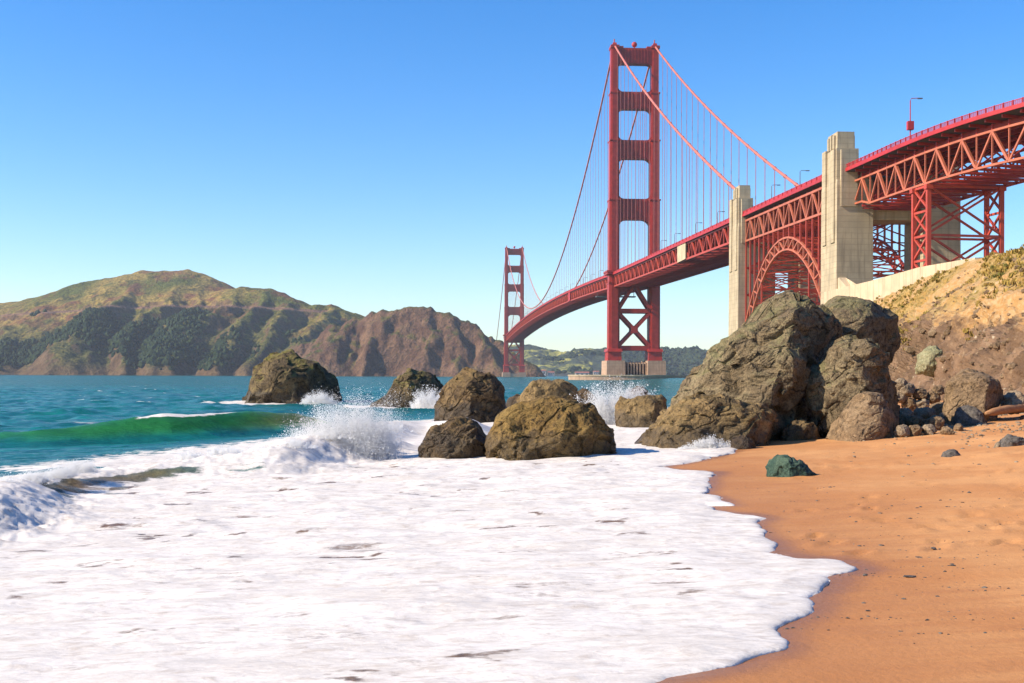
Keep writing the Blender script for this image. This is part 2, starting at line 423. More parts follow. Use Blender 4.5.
def railing(mb, f, ts, o, sgn, fine=False):
    for a, b in zip(ts[:-1], ts[1:]):
        mb.beam(f(a, o, -.06), f(b, o, -.06), .22, .16); [mb.beam(f(a, o, z), f(b, o, z), .07, .09) for z in (-.35, -.6, -.85)] if fine else mb.beam(f(a, o, -.62), f(b, o, -.62), .06, .78); mb.beam(f(a, o + sgn*.15, -1.55), f(b, o + sgn*.15, -1.55), .3, .95)
    if fine:
        for a in np.linspace(ts[0], ts[-1], len(ts) * 5): mb.beam(f(a, o, -1.1), f(a, o, -.1), .07, .07)
    for a in ts: mb.beam(f(a, o + sgn*.1, -1.9), f(a, o + sgn*.1, .06), .28, .28)
def fst(t, o, dz): return P(t, o, zrail(t) + dz)
for sg in (1, -1):
    mb = BB(); railing(mb, fst, tt, sg * (CO + 1.2), sg); mb.build('railing', RAILRED, root)

# pale panel and red joint posts hung on the seaward truss
def t_for_px(px, o):
    ts = np.linspace(-1200, 450, 3301); q_ = S0 + E * ts[:, None] + NW * o + BEND * np.maximum(ts, 0)[:, None]
    x = 512 + FPX * q_[:, 0] / q_[:, 1]; return float(ts[np.argmin(np.abs(x - px))])
t = t_for_px(681, CO + 1); mb = BB(); mb.tb(t - 9.5, t + 9.5, CO + .7, CO + 1.1, zrail(t) - 9.8, zrail(t) - 1.6)
tag(mb.build('maintenance_screen', CONC_W, origin=P(t, CO + 1, zrail(t) - 9.8)), 'pale screen panel hung on the truss side between near tower and pylon', 'screen panel')
t = t_for_px(569, CO + 1); mb = BB(); mb.tb(t - 7, t + 7, CO + .75, CO + 1.2, zrail(t) - 9.9, zrail(t) - .4)
tag(mb.build('maintenance_screen', RAILRED, origin=P(t, CO + 1, zrail(t) - 9.9)), 'dark red panel on the deck truss left of the near tower', 'screen panel')
# maintenance gantry slung under the deck left of the tower
t = t_for_px(597, CO); mb = BB()
for o in (-CO, 0, CO): mb.beam(P(t, o, zrail(t) - 10), P(t, o, zrail(t) - 13.2), .4)
mb.tb(t - 3, t + 3, -CO - 1, CO + 1, zrail(t) - 13.8, zrail(t) - 13.0)
tag(mb.build('maintenance_gantry', GREYST, origin=P(t, 0, zrail(t) - 13.8)), 'dark maintenance gantry slung under the deck left of near tower', 'gantry')

# ---- concrete pylons
def make_pylon(t0, t1, legs, z0, zd, ztop, label):
    root = empty('concrete_pylon', P((t0+t1)/2, 0, z0)); tag(root, label, 'bridge pylon'); tm = (t0+t1)/2
    for oa, ob in legs:
        west = oa > 0; out = ob if west else oa; inn = oa if west else ob; sg = 1 if west else -1
        mb = BB(); w = abs(ob - oa); L = t1 - t0
        mb.tb(t0, t1, oa, ob, z0, zd - 6, .03)                                      # shaft
        mb.tb(t0 + .25, t1 - .25, oa + .15, ob - .15, zd - 6, zd - 4.4, .03)
        s0, s1 = sorted((out - sg*.3, out - sg * w * .64))
        mb.tb(t0 + 1.4, t1 - 1.2, s0, s1, zd - 4.4, ztop - 5.0, .02)                # stepped upper block
        mb.tb(t0 + 3.0, t1 - 2.6, s0 + .7, s1 - .7, ztop - 5.2, ztop, .04)          # crown
        for k in (-1, 0, 1):                                                        # crown flutes
            mb.tb(tm + k*2.3 - .7, tm + k*2.3 + .7, s0 + .2, s1 - .2, ztop - 4.6, ztop - .9 + (.5 if k == 0 else 0))
        for k in (-1, 1):                                                           # long pilasters on the seaward face
            mb.tb(tm + k * L*.26 - L*.11, tm + k * L*.26 + L*.11, *sorted((out - sg*.6, out + sg*.25)), zd - 22, ztop - 4.4 - (k > 0) * .8)
            mb.tb(*((t1 - .8, t1 + .2) if k > 0 else (t0 - .2, t0 + .8)), s0 + .9, s1 - .9, zd - 12, ztop - 5.6)
        mb.tb(t1 - 3.2, t1 - .4, *sorted((out - sg * w * .66, out - sg * w * .88)), zd - 4.4, ztop - 8.5)     # shoulder block
        leg = mb.build('leg', CONC, root)
    mb = BB(); a = legs[0][0]; b = legs[1][1]
    mb.tb(t0 + 2, t1 - 2, b - .3, a + .3, zd - 15.5, zd - 10.6)
    if label.startswith('far'):
        for o0, o1, za in ((1.5, a + .3, z0), (b - .3, -6.0, z0), (-6.0, 1.5, zd - 22)): mb.tb(t0 + 3, t1 - 3, o0, o1, za, zd - 15.4)
    mb.build('cross_wall', CONC, root)
ZD1, ZD2 = zrail(T1), zrail(T2)
make_pylon(T1 - 8, T1 + 7, ((7.2, 16.6), (-16.6, -7.2)), 4, ZD1, 75.5, 'far concrete pylon left of the steel arch, its foot behind the big boulder')
make_pylon(T2 - 9, T2 + 5, ((6.8, 17.4), (-18.5, -7.5)), 14, ZD2, 72.3, 'near tan concrete pylon right of the steel arch, beside the retaining wall')

# ---- steel arch span between the pylons
A0, A1 = T1 + 7, T2 - 9
root = empty('arch_span', P((A0+A1)/2, 0, 14)); tag(root, 'red steel arch span with upright columns between the two concrete pylons', 'arch bridge')
na = 16; ta = np.linspace(A0 + .4, A1 - .4, na + 1)
def zarch(t, up):
    u = (t - (A0+A1)/2) / ((A1 - A0)/2)
    return (49.2 - 24 * u*u - 3 * u**4) if up else (45.3 - 28 * u*u - 3 * u**4)
for sg in (1, -1):
    mb = BB(); o = CO * sg; tf = np.linspace(A0 + 1.0, A1 - 1.0, 19)
    up = [P(t, o, zarch(t, 1)) for t in tf]; lo = [P(t, o, zarch(t, 0)) for t in tf]
    for i in range(18):
        mb.beam(up[i], up[i+1], .7, .6); mb.beam(lo[i], lo[i+1], .7, .6)
        mb.beam(lo[i], up[i], .45)
        mb.beam(*((lo[i], up[i+1]) if i >= 9 else (up[i], lo[i+1])), .45)
    mb.build('arch_rib', ORANGE_LIT if sg > 0 else ORANGE, root)
    mb = BB()
    truss(mb, [P(t, o, zrail(t) - 3.6) for t in ta], [P(t, o, zrail(t) - 11.2) for t in ta], .8, .55, True)
    mb.build('spandrel_truss', ORANGE_LIT if sg > 0 else ORANGE, root)
    proto = None
    for t in ta[0:]:
        zt, zb = zrail(t) - 11.4, zarch(np.clip(t, A0+1, A1-1), 1)
        mb = BB(); mb.beam(P(t, o, zb), P(t, o, zt), .55, .55); mb.build('spandrel_column', ORANGE, root)
    mb = BB(); tr = list(np.linspace(A0 - 4, A1 + 4, 22)); railing(mb, fst, tr, sg * (CO + 1.2), sg); mb.build('railing', RAILRED, root)
mb = BB()
for i, t in enumerate(ta):                                     # bracing between the two rib planes
    zt, zb = zrail(t) - 11.2, zarch(np.clip(t, A0+1, A1-1), 1)
    mb.beam(P(t, -CO, zt), P(t, CO, zt), .5, .8); mb.beam(P(t, -CO, zrail(t)-3.4), P(t, CO, zrail(t)-3.4), .5, 1.4)
    mb.beam(P(t, -CO, zb), P(t, CO, zb), .45); mb.beam(P(t, -CO, zarch(np.clip(t, A0+1, A1-1), 0)), P(t, CO, zarch(np.clip(t, A0+1, A1-1), 0)), .45)
    if i < na:
        b = ta[i+1]; zb2 = zarch(np.clip(b, A0+1, A1-1), 1)
        mb.beam(P(t, -CO, zb), P(b, CO, zb2), .35); mb.beam(P(t, CO, zb), P(b, -CO, zb2), .35)
        mb.beam(P(t, -CO, zt), P(b, CO, zt), .35); mb.beam(P(t, CO, zt), P(b, -CO, zt), .34)
        for oo in (-6, 0, 6): mb.beam(P(t, oo, zrail(t)-2.6), P(b, oo, zrail(b)-2.6), .35, .9)
    if zt - zb > 9:
        k = int((zt - zb) // 9)
        for j in range(k):
            za, zc = zb + (zt-zb)*j/k, zb + (zt-zb)*(j+1)/k
            mb.beam(P(t, -CO, za), P(t, CO, zc), .35); mb.beam(P(t, CO, za), P(t, -CO, zc), .34); mb.beam(P(t, -CO, za), P(t, CO, za), .35)
for u_ in (-.8, -.55, .55, .8):                                     # sway frames below the arch crown
    t = (A0+A1)/2 + u_ * (A1-A0)/2; zz_ = zarch(t, 0); k = 3
    for j in range(k):
        za, zc = zz_ - 7*j, zz_ - 7*(j+1)
        mb.beam(P(t, -CO, za), P(t, CO, zc), .4); mb.beam(P(t, CO, za), P(t, -CO, zc), .38); mb.beam(P(t, -CO, zc), P(t, CO, zc), .45)
    for o in (-CO, CO): mb.beam(P(t, o, zz_), P(t, o, zz_ - 21), .5)
mb.build('lateral_bracing', ORANGE, root)
mb = BB()
tl = np.linspace(A0 - 5, A1 + 4, 14)
for a, b in zip(tl[:-1], tl[1:]):
    mb.hexa([P(a, CO+.9, zrail(a)-2.1), P(b, CO+.9, zrail(b)-2.1), P(b, -CO-.9, zrail(b)-2.1), P(a, -CO-.9, zrail(a)-2.1)] +
            [P(a, CO+.9, zrail(a)-1.5), P(b, CO+.9, zrail(b)-1.5), P(b, -CO-.9, zrail(b)-1.5), P(a, -CO-.9, zrail(a)-1.5)])
mb.build('roadway', ASPH, root)

# ---- curving south viaduct
zv = 62.5
we = [P(T2 + 4.4, CO + 1.3, 0)[:2], (95.3, 318), (97.2, 294), (101.0, 272), (107.4, 251.5), (116.5, 233), (128, 216), (142, 201), (158, 188)]
we = np.array(we); d_ = np.r_[0, np.cumsum(np.linalg.norm(np.diff(we, axis=0), axis=1))]
Lv = d_[-1]; sv = np.linspace(0, Lv, 200)
cx = np.polyfit(d_, we[:, 0], 4); cy = np.polyfit(d_, we[:, 1], 4)
def V(s, o, z):                                                 # s along the seaward edge, o metres inland from it
    p = np.array([np.polyval(cx, s), np.polyval(cy, s)]); e_ = np.array([np.polyval(np.polyder(cx), s), np.polyval(np.polyder(cy), s)])
    e_ /= np.linalg.norm(e_); q_ = p - np.array([e_[1], -e_[0]]) * o
    return (float(q_[0]), float(q_[1]), float(z))
root = empty('approach_viaduct', V(Lv * .4, 14, 28)); tag(root, 'red truss viaduct curving out of frame to the right of the near pylon', 'viaduct')
ns = 30; vs_ = np.linspace(0, Lv, ns + 1)
for o, mt in ((2.6, ORANGE_LIT), (24, ORANGE)):
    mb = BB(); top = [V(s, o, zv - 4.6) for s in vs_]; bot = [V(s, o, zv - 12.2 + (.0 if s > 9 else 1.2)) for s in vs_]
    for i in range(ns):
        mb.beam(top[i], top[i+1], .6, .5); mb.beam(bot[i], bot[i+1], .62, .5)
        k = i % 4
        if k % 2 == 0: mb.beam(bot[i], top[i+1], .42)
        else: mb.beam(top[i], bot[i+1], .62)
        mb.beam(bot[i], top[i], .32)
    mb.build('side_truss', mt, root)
mb = BB()
for i, s in enumerate(vs_):
    mb.beam(V(s, .6, zv - 2.4), V(s, 26.0, zv - 2.4), .4, .7); mb.beam(V(s, 2.6, zv - 4.6), V(s, 2.6, zv - 3), .35)
    mb.beam(V(s, 2.6, zv - 12.2), V(s, 24, zv - 12.2), .5, .6)
    mb.beam(V(s, 2.6, zv - 12), V(s, 13, zv - 4.5), .32); mb.beam(V(s, 24, zv - 12), V(s, 13, zv - 4.5), .32)
    if i < ns:
        b = vs_[i+1]
        mb.beam(V(s, 2.6, zv - 12.2), V(b, 24, zv - 12.25), .4, .35); mb.beam(V(s, 24, zv - 12.2), V(b, 2.6, zv - 12.15), .4, .35)
        for o in (5, 9, 13, 18, 22): mb.beam(V(s, o, zv - 3), V(b, o, zv - 3), .4, 1.1)
mb.build('floor_framing', ORANGE_FAR, root)
mb = BB()
for a, b in zip(sv[:-1:4], sv[4::4]):
    mb.hexa([V(a, .1, zv-2.1), V(b, .1, zv-2.1), V(b, 26.5, zv-2.1), V(a, 26.5, zv-2.1), V(a, .1, zv-1.6), V(b, .1, zv-1.6), V(b, 26.5, zv-1.6), V(a, 26.5, zv-1.6)])
mb.build('roadway', ASPH, root)
mb = BB(); railing(mb, lambda s, o, dz: V(s, o, zv + dz), list(np.linspace(0, Lv, 60)), -.1, -1, True); mb.build('railing', RAILRED, root)
mb = BB(); railing(mb, lambda s, o, dz: V(s, o, zv + dz), list(np.linspace(0, Lv, 60)), 26.6, 1); mb.build('railing', RAILRED, root)

# ---- steel trestle towers under the viaduct
def s_for_px(px, o):
    return float(sv[np.argmin([abs(512 + FPX * V(s, o, 0)[0] / V(s, o, 0)[1] - px) for s in sv])])
def make_trestle(sa, sb, oa, ob, z0, z1, nlev, label):
    root = empty('steel_trestle', V((sa+sb)/2, (oa+ob)/2, z0)); tag(root, label, 'steel trestle')
    crn = [(sa, oa), (sb, oa), (sb, ob), (sa, ob)]
    for i, (s, o) in enumerate(crn):
        mb = BB(); mb.beam(V(s, o, z0), V(s, o, z1), 1.0, 1.0); mb.beam(V(s, o, z1 - 1.2), V(s, o, z1 - .1), 1.7, 1.7); mb.build('leg', ORANGE, root)
    for i in range(4):
        (s, o), (s2, o2) = crn[i], crn[(i+1) % 4]; mb = BB()
        lv = nlev if i % 2 == 0 else max(2, nlev // 2)
        for k in range(lv):
            za, zb = z0 + (z1-z0)*k/lv, z0 + (z1-z0)*(k+1)/lv - .4
            mb.beam(V(s, o, za), V(s2, o2, zb), .5); mb.beam(V(s, o, zb), V(s2, o2, za), .48); mb.beam(V(s, o, zb), V(s2, o2, zb), .55)
        mb.build('cross_bracing', ORANGE, root)
sa, sb = s_for_px(914, 2.6), s_for_px(928.5, 2.6)
make_trestle(sa, sb, 2.6, 22, 26, zv - 12.5, 4, 'red steel trestle tower rising behind the retaining wall')

# ---- street lamps along the roadway
def lamp(base, ax, h, label, group=None, box=None, proto=[None]):
    if box is None and proto[0] is not None:
        src = proto[0]; r_ = src.copy(); COL.objects.link(r_); r_.location = base
        for ch in src.children:
            c = ch.copy(); COL.objects.link(c); c.parent = r_
            for gch in ch.children: d = gch.copy(); COL.objects.link(d); d.parent = c
    else:
        r_ = empty('street_lamp', base); b = Vector(base)
        mb = MB(); mb.tube([b, b + Vector((0, 0, h * .95)), b + Vector((.25 * ax, 0, h)), b + Vector((2.0 * ax, 0, h + .1))], [.17, .12, .10, .09], 6)
        arm = mb.build('post', GREYST if box is None else RAILRED, r_)
        mb = MB(); c = b + Vector((2.4 * ax, 0, h + .08)); mb.box(c.x - .6, c.x + .6, c.y - .25, c.y + .25, c.z - .2, c.z + .06); mb.build('lamp_head', GREYST, r_)
        if box is None: proto[0] = r_
        else:
            mb = MB(); c = b + Vector((0, 0, box)); mb.box(c.x - .75, c.x + .75, c.y - .6, c.y + .6, c.z, c.z + 2.1); mb.build('control_box', RAILRED, r_)
    tag(r_, label, 'street lamp', group); r_.scale = (1, 1, 1)
for px, lab in ((717, 'grey lamp on the deck immediately left of the far concrete pylon'), (695, 'grey deck lamp second left of the far concrete pylon'), (674, 'grey deck lamp above the left edge of the pale screen panel'), (660.5, 'grey deck lamp close to the right leg of the near tower')):
    t = t_for_px(px, CO + .6); lamp(P(t, CO + .6, zrail(t) - 1.5), 1, 6.6, lab, 'lamps on the deck between tower and pylon')
for k in range(1, 20):
    t = -20 - 46 * (k - 1)
    lamp(P(t, CO + .6, zrail(t) - 1.5), 1, 6.6, 'small grey lamp on the deck between the two red towers', 'lamps on the deck between the towers')
t = t_for_px(799.5, CO); lamp(P(t, CO, zrail(t) - 1.5), 1, 7.2, 'dark street lamp standing on the deck above the steel arch')
t = t_for_px(771, CO); lamp(P(t, CO, zrail(t) - 1.5), 1, 6.6, 'short grey street lamp above the left end of the steel arch')
s = s_for_px(909, .3); lamp(V(s, .3, zv - 1.6), 1, 11.0, 'tall red street lamp with a red box on the viaduct rail', box=3.2)

# ---- retaining wall below the viaduct
root = None
def G3(px, py, D): return W(px, py, D)
wl = [W(824, 292, 333), W(870, 281, 308), W(920, 267, 285), W(955, 261, 268), W(975, 257.5, 255)]
mb = MB()
for a, b in zip(wl[:-1], wl[1:]):
    d = np.array([b[1] - a[1], -(b[0] - a[0]), 0]); d = -d / np.linalg.norm(d) * .9
    if d[0] < 0: d = -d
    mb.hexa([(a[0], a[1], a[2]-9), (b[0], b[1], b[2]-9), (b[0]+d[0], b[1]+d[1], b[2]-9), (a[0]+d[0], a[1]+d[1], a[2]-9), tuple(a), tuple(b), tuple(b+d), tuple(a+d)])
a, b = wl[-1], W(990, 257.5, 262); mb.hexa([(a[0], a[1]-.02, a[2]-9), (b[0], b[1], b[2]-9), (b[0], b[1]+1, b[2]-9), (a[0], a[1]+1, a[2]-9), (a[0], a[1]-.02, a[2]), tuple(b), (b[0], b[1]+1, b[2]), (a[0], a[1]+1, a[2])])
rw = mb.build('retaining_wall', CONC_W, origin=(wl[2][0], wl[2][1], wl[2][2] - 9)); tag(rw, 'long pale concrete retaining wall climbing the bluff below the viaduct', 'wall')
a = W(842, 289, 326); mb = MB()
b = W(860, 289, 320); zt = a[2] + 3.2
mb.prism([(a[0]-1, a[1], a[2]-4), (b[0], b[1], a[2]-4), (b[0], b[1], a[2]+.3), (a[0]+1, a[1], zt), (a[0]-1, a[1], zt)], [(a[0]-1+.6, a[1]+5, a[2]-4), (b[0]+.6, b[1]+5, a[2]-4), (b[0]+.6, b[1]+5, a[2]+.3), (a[0]+1+.6, a[1]+5, zt), (a[0]-1+.6, a[1]+5, zt)])
tag(mb.build('concrete_buttress', CONC_W, origin=(a[0], a[1], a[2] - 4)), 'small pale sloped concrete block at the foot of the near pylon', 'concrete block')

# ================================================================== HILLS
def ridge_field(X, Y, lines, k=7.0):
    """Height of ground falling away from ridge lines of (px, py, D); each line has its own side slope and crest rounding."""
    acc = np.zeros_like(X)
    for pts, slope, rnd in lines:
        p = np.array([W(*a) for a in pts]); best = np.full(X.shape, -1e3)
        for a, b in zip(p[:-1], p[1:]):
            d = b[:2] - a[:2]; L2 = d @ d
            t = np.clip(((X - a[0]) * d[0] + (Y - a[1]) * d[1]) / L2, 0, 1)
            dist = np.hypot(X - a[0] - t * d[0], Y - a[1] - t * d[1])
            h = a[2] + t * (b[2] - a[2]) - slope * (np.sqrt(dist**2 + rnd**2) - rnd)
            best = np.maximum(best, h)
        acc = np.logaddexp(acc / k, best / k) * k if k else np.maximum(acc, best)
    return acc
MAIN = [
 ([(-330,318,3300),(-150,312,3200),(0,301,3100),(60,289,3050),(100,276,3000),(145,268,3000),(185,267,2980),(212,281,2950),(240,286,2900)], .5, 40),
 ([(222,287,2850),(240,284,2800),(268,285,2780),(285,293,2760),(300,301,2740),(330,303,2760),(350,309,2760),(380,330,2760)], .6, 25),
 ([(145,268,3000),(128,290,2780),(108,305,2600),(98,312,2520),(84,330,2420),(60,352,2330),(30,376,2240)], .85, 12),
 ([(185,267,2980),(172,292,2760),(150,314,2560),(138,335,2440),(128,356,2340),(118,376,2240)], .95, 8),
 ([(205,279,2950),(196,300,2700),(184,322,2520),(176,345,2380),(170,376,2220)], 1.0, 8),
 ([(240,284,2800),(222,304,2620),(200,318,2520),(178,332,2440),(166,348,2350),(150,376,2220)], .95, 9),
 ([(268,285,2780),(252,306,2600),(236,324,2480),(222,346,2350),(212,376,2200)], 1.0, 8),
 ([(285,293,2760),(276,314,2560),(262,336,2420),(252,356,2310),(246,376,2190)], 1.0, 8),
 ([(330,303,2760),(312,322,2520),(296,345,2360),(284,376,2180)], .72, 12),
 ([(-150,312,3200),(-120,340,2700),(-130,376,2300)], .45, 25), ([(0,301,3100),(10,325,2700),(-10,350,2450),(-30,376,2280)], .45, 22),
]
HEAD = [
 ([(296,352,2290),(330,328,2300),(352,316,2280),(372,308,2260),(386,305.5,2250),(402,303,2250),(424,304,2250),(440,310,2240),(470,321,2225),(500,337,2200),(514,350,2170),(526,364,2140)], 1.35, 8),
 ([(386,305.5,2250),(374,322,2215),(362,342,2170),(350,376,2095)], 1.3, 3),
 ([(352,316,2280),(330,340,2200),(310,376,2110)], .85, 8),
 ([(424,304,2250),(430,322,2200),(424,345,2150),(418,377,2085)], 1.2, 5),
 ([(445,311,2240),(458,332,2180),(462,352,2140),(460,377,2080)], 1.15, 5),
 ([(480,326,2220),(490,345,2160),(496,362,2120),(500,378,2070)], 1.15, 5),
]
def hill_mesh(name, x0, x1, y0, y1, nx, ny, fields, mats, erode):
    xs = np.linspace(x0, x1, nx); ys = np.linspace(y0, y1, ny); X, Y = np.meshgrid(xs, ys)
    Xw = X + 12 * fbm(X / 130, Y / 130, 3.3, 3) + 34 * fbm(X / 260, Y / 200, 13.3, 2) * np.clip((2800 - Y) / 250, 0, 1) + 4 * fbm(X / 30, Y / 30, 8.1, 3); Yw = Y + 14 * fbm(X / 130, Y / 130, 7.7, 3)
    Z = np.full(X.shape, -8.0); w = np.zeros(X.shape)
    for i, (lines, k) in enumerate(fields):
        z = ridge_field(Xw, Yw, lines, k)
        w = np.where(z > Z, i, w); Z = np.maximum(Z, z)
    Z = Z - 10
    rg = ridged(X / 60, Y / 90, 1.7, 5)
    calm_ = np.clip(1.25 - np.abs(Y - 2250) * 0 - np.clip(Z - 60, 0, 160) / 150, .18, 1)
    Z = Z + np.clip(Z, 0, 60) / 60 * erode * calm_ * (rg - .6) + .8 * fbm(X / 12, Y / 12, 0, 3)
    return X, Y, Z, w
X, Y, Z, w = hill_mesh('hills', -1700, 75, 2050, 3600, 520, 420, [(MAIN, 5.0), (HEAD, 2.5)], None, 8.0)
Z = Z + w * np.clip(Z / 40, 0, 1) * np.clip((150 - Z) / 60, .10, 1) * 6 * (ridged(X / 22, Y / 60, 5.5, 4) - .5)
zr_ = 152 + 8 * np.sin(X / 160)                                   # the coast road cut into the slope
cut = (w == 0) * sst(16, 3, np.abs(Z - zr_)) * (X < -430)
Z = Z * (1 - .8 * cut) + zr_ * .8 * cut
V_ = np.stack([X, Y, Z], -1).reshape(-1, 3); F_ = grid_faces(*X.shape)
V_, F_, (w_, c_) = compact(V_, F_, (V_[F_][:, :, 2].max(1) > -6), [w.ravel(), cut.ravel()])
me = np_mesh('hills', V_, F_); attr(me, 'cliff', w_); attr(me, 'road', c_)
q = Nt('headland_ground'); p = q.pos(); sp = q.sep(p); nz = q.nz()
n1 = q.noise(p, .006, 8, .6); n2 = q.noise(p, .03, 7, .62); n3 = q.noise(p, .14, 5, .6); n4 = q.noise(p, .011, 5, .55)
grass = q.mix(q.ss(n1, .4, .62), (.115, .13, .024), (.36, .25, .065))
grass = q.mix(q.ss(n2, .50, .68), grass, (.055, .066, .016))
red = q.math('MULTIPLY', q.ss(n4, .52, .60), q.ss(n2, .36, .56)); grass = q.mix(q.math('MULTIPLY', red, .75), grass, (.19, .062, .038))
rock = q.mix(q.ss(n2, .36, .66), (.13, .066, .040), (.25, .145, .085)); rock = q.mix(q.ss(n3, .5, .72), rock, (.05, .032, .024))
steep = q.ss(q.math('ADD', nz, q.math('MULTIPLY', q.math('SUBTRACT', n2, .5), .5)), .80, .64)
low = q.math('MULTIPLY', q.ss(q.math('ADD', sp.outputs['Z'], q.math('MULTIPLY', n2, 30)), 48, 22), .85)
hrock = q.math('MAXIMUM', steep, low)
scrub = q.mix(q.ss(n3, .4, .65), (.044, .062, .017), (.14, .12, .036))
mid = q.math('MULTIPLY', q.ss(q.math('ADD', sp.outputs['Z'], q.math('MULTIPLY', n1, 140)), 215, 130), .9)
grass = q.mix(mid, grass, scrub)
main = q.mix(q.math('MULTIPLY', hrock, .8), grass, rock)
cl = q.at('cliff'); hr2 = q.math('MAXIMUM', q.ss(q.math('ADD', nz, q.math('MULTIPLY', q.math('SUBTRACT', n2, .5), .4)), .86, .70), low)
head = q.mix(hr2, q.mix(q.ss(n2, .4, .6), (.06, .075, .018), (.15, .115, .035)), rock)
col = q.mix(cl, main, head)
col = q.mix(q.ss(q.at('road'), .45, .8), col, (.26, .15, .095))
col = q.mix(q.math('MULTIPLY', q.ss(n3, .58, .42), .45), col, (.02, .02, .012))
q.set(Base_Color=col, Roughness=.95, Normal=q.bump(q.math('ADD', n3, q.math('MULTIPLY', n2, 2)), .9, 8)); q.b.inputs['Specular IOR Level'].default_value = .1
HILLM = q.m
tag(link_mesh('hills', me, HILLM), kind='structure')

# far hills beyond the bridge
FAR = [
 ([(440,346,4600),(500,344,4500),(525,345,4400),(545,349,4300),(562,352,4300),(590,348,4200),(612,347,4200),(640,350,4300),(662,350,4300),(690,350,4200),(704,356,4150),(735,366,4100),(800,372,4000)], .33, 60),
 ([(525,345,4400),(540,360,3900),(550,377,3500)], .4, 40), ([(590,348,4200),(575,362,3800),(560,377,3450)], .4, 40), ([(612,347,4200),(620,362,3800),(630,377,3450)], .4, 40),
 ([(662,350,4300),(655,364,3800),(645,377,3450)], .4, 40), ([(690,350,4200),(700,366,3800),(715,377,3450)], .4, 30),
]
X2, Y2, Z2, w2 = hill_mesh('far_hills', -420, 1250, 3380, 5200, 260, 200, [(FAR, 8.0)], None, 9.0)
V_ = np.stack([X2, Y2, Z2], -1).reshape(-1, 3); F_ = grid_faces(*X2.shape)
V_, F_, _ = compact(V_, F_, (V_[F_][:, :, 2].max(1) > -6), [])
me = np_mesh('far_hills', V_, F_)
q = Nt('far_hill_grass'); p = q.pos(); sp = q.sep(p); n1 = q.noise(p, .0055, 6, .6); n2 = q.noise(p, .03, 6, .6); n3 = q.noise(p, .09, 4)
gr = q.mix(q.ss(n2, .38, .64), (.34, .31, .055), (.20, .20, .04))
tree = q.ss(q.math('ADD', q.math('ADD', n1, q.math('MULTIPLY', n2, .35)), q.math('MULTIPLY', q.ss(sp.outputs['X'], 180, 420), .3)), .62, .70)
col = q.mix(tree, gr, q.mix(q.ss(n3, .35, .65), (.018, .03, .014), (.04, .055, .02)))
col = q.mix(q.ss(q.math('ADD', sp.outputs['Z'], q.math('MULTIPLY', n3, 16)), 26, 14), col, (.035, .04, .028))
q.set(Base_Color=col, Roughness=.95, Normal=q.bump(q.math('ADD', n3, n2), .9, 12))
tag(link_mesh('hills', me, q.m), kind='structure')

# ---- wooded lower slopes: a far wood that reads as one mass
def ico(sub):
    import bmesh
    bm = bmesh.new(); bmesh.ops.create_icosphere(bm, subdivisions=sub, radius=1); bm.verts.ensure_lookup_table()
    v = np.array([a.co[:] for a in bm.verts]); f = np.array([[a.index for a in b.verts] for b in bm.faces]); bm.free(); return v, f
def clumps(name, cen, rad, mat, sub=1, squash=1.0, jit=.35, smooth=False, seed=1):
    v0, f0 = ico(sub); n = len(cen); rs = np.random.RandomState(seed)
    vv = v0[None] * (1 + jit * rs.normal(size=(n, len(v0), 1)) * .6) * np.asarray(rad)[:, None, None]
    vv[:, :, 2] *= squash; vv = vv + np.asarray(cen)[:, None, :]
    ff = f0[None] + (np.arange(n) * len(v0))[:, None, None]
    return link_mesh(name, np_mesh(name, vv.reshape(-1, 3), ff.reshape(-1, 3), smooth), mat)
def m_leaf(name, a, b, sc):
    q = Nt(name); p = q.pos(); n1 = q.noise(p, sc, 4); q.set(Base_Color=q.mix(q.ss(n1, .35, .65), a, b), Roughness=.9); q.b.inputs['Specular IOR Level'].default_value = .15; return q.m
rs = np.random.RandomState(5); tn = fbm(X / 210, Y / 260, 2.2, 5); px_ = 512 + FPX * X / Y; py_ = HY - FPX * (Z - CZ) / Y
dens = sst(-.02, .22, tn + .34 * sst(318, 342, py_) - .24 - .6 * (py_ < 312) - .3 * (py_ > 367)) * (w == 0) * (Z > 10) * (Y < 2760)
dens = dens * (px_ < 300) * np.where(px_ > 225, .2, 1)
ii = np.flatnonzero(rs.rand(X.size) < .30 * dens.ravel())
ii = rs.permutation(ii)[:9000]; cen = np.stack([X.ravel()[ii] + rs.uniform(-2, 2, len(ii)), Y.ravel()[ii], Z.ravel()[ii] + 2.5], -1)
tag(clumps('woodland', cen, rs.uniform(2.6, 6.4, len(ii)), m_leaf('far_foliage', (.012, .026, .011), (.034, .054, .018), .1), 1, 1.15, .35, seed=2), 'dark woods covering the lower slopes of the left headland', 'woodland', kind='stuff')
dens2 = sst(.05, .25, fbm(X2 / 180, Y2 / 180, 6.2, 4) - .22 + .7 * sst(230, 460, X2) + .25 * sst(30, 12, Z2)) * (Z2 > 5) * (Y2 < 4350)
ii = np.flatnonzero(rs.rand(X2.size) < .35 * dens2.ravel())[:6000]
cen = np.stack([X2.ravel()[ii] + rs.uniform(-4, 4, len(ii)), Y2.ravel()[ii], Z2.ravel()[ii] + 3], -1)
tag(clumps('woodland', cen, rs.uniform(5, 11, len(ii)), m_leaf('far_foliage_pale', (.016, .028, .014), (.04, .055, .022), .06), 1, .9, .35, seed=3), 'tree cover on the green hills behind the bridge towers', 'woodland', kind='stuff')

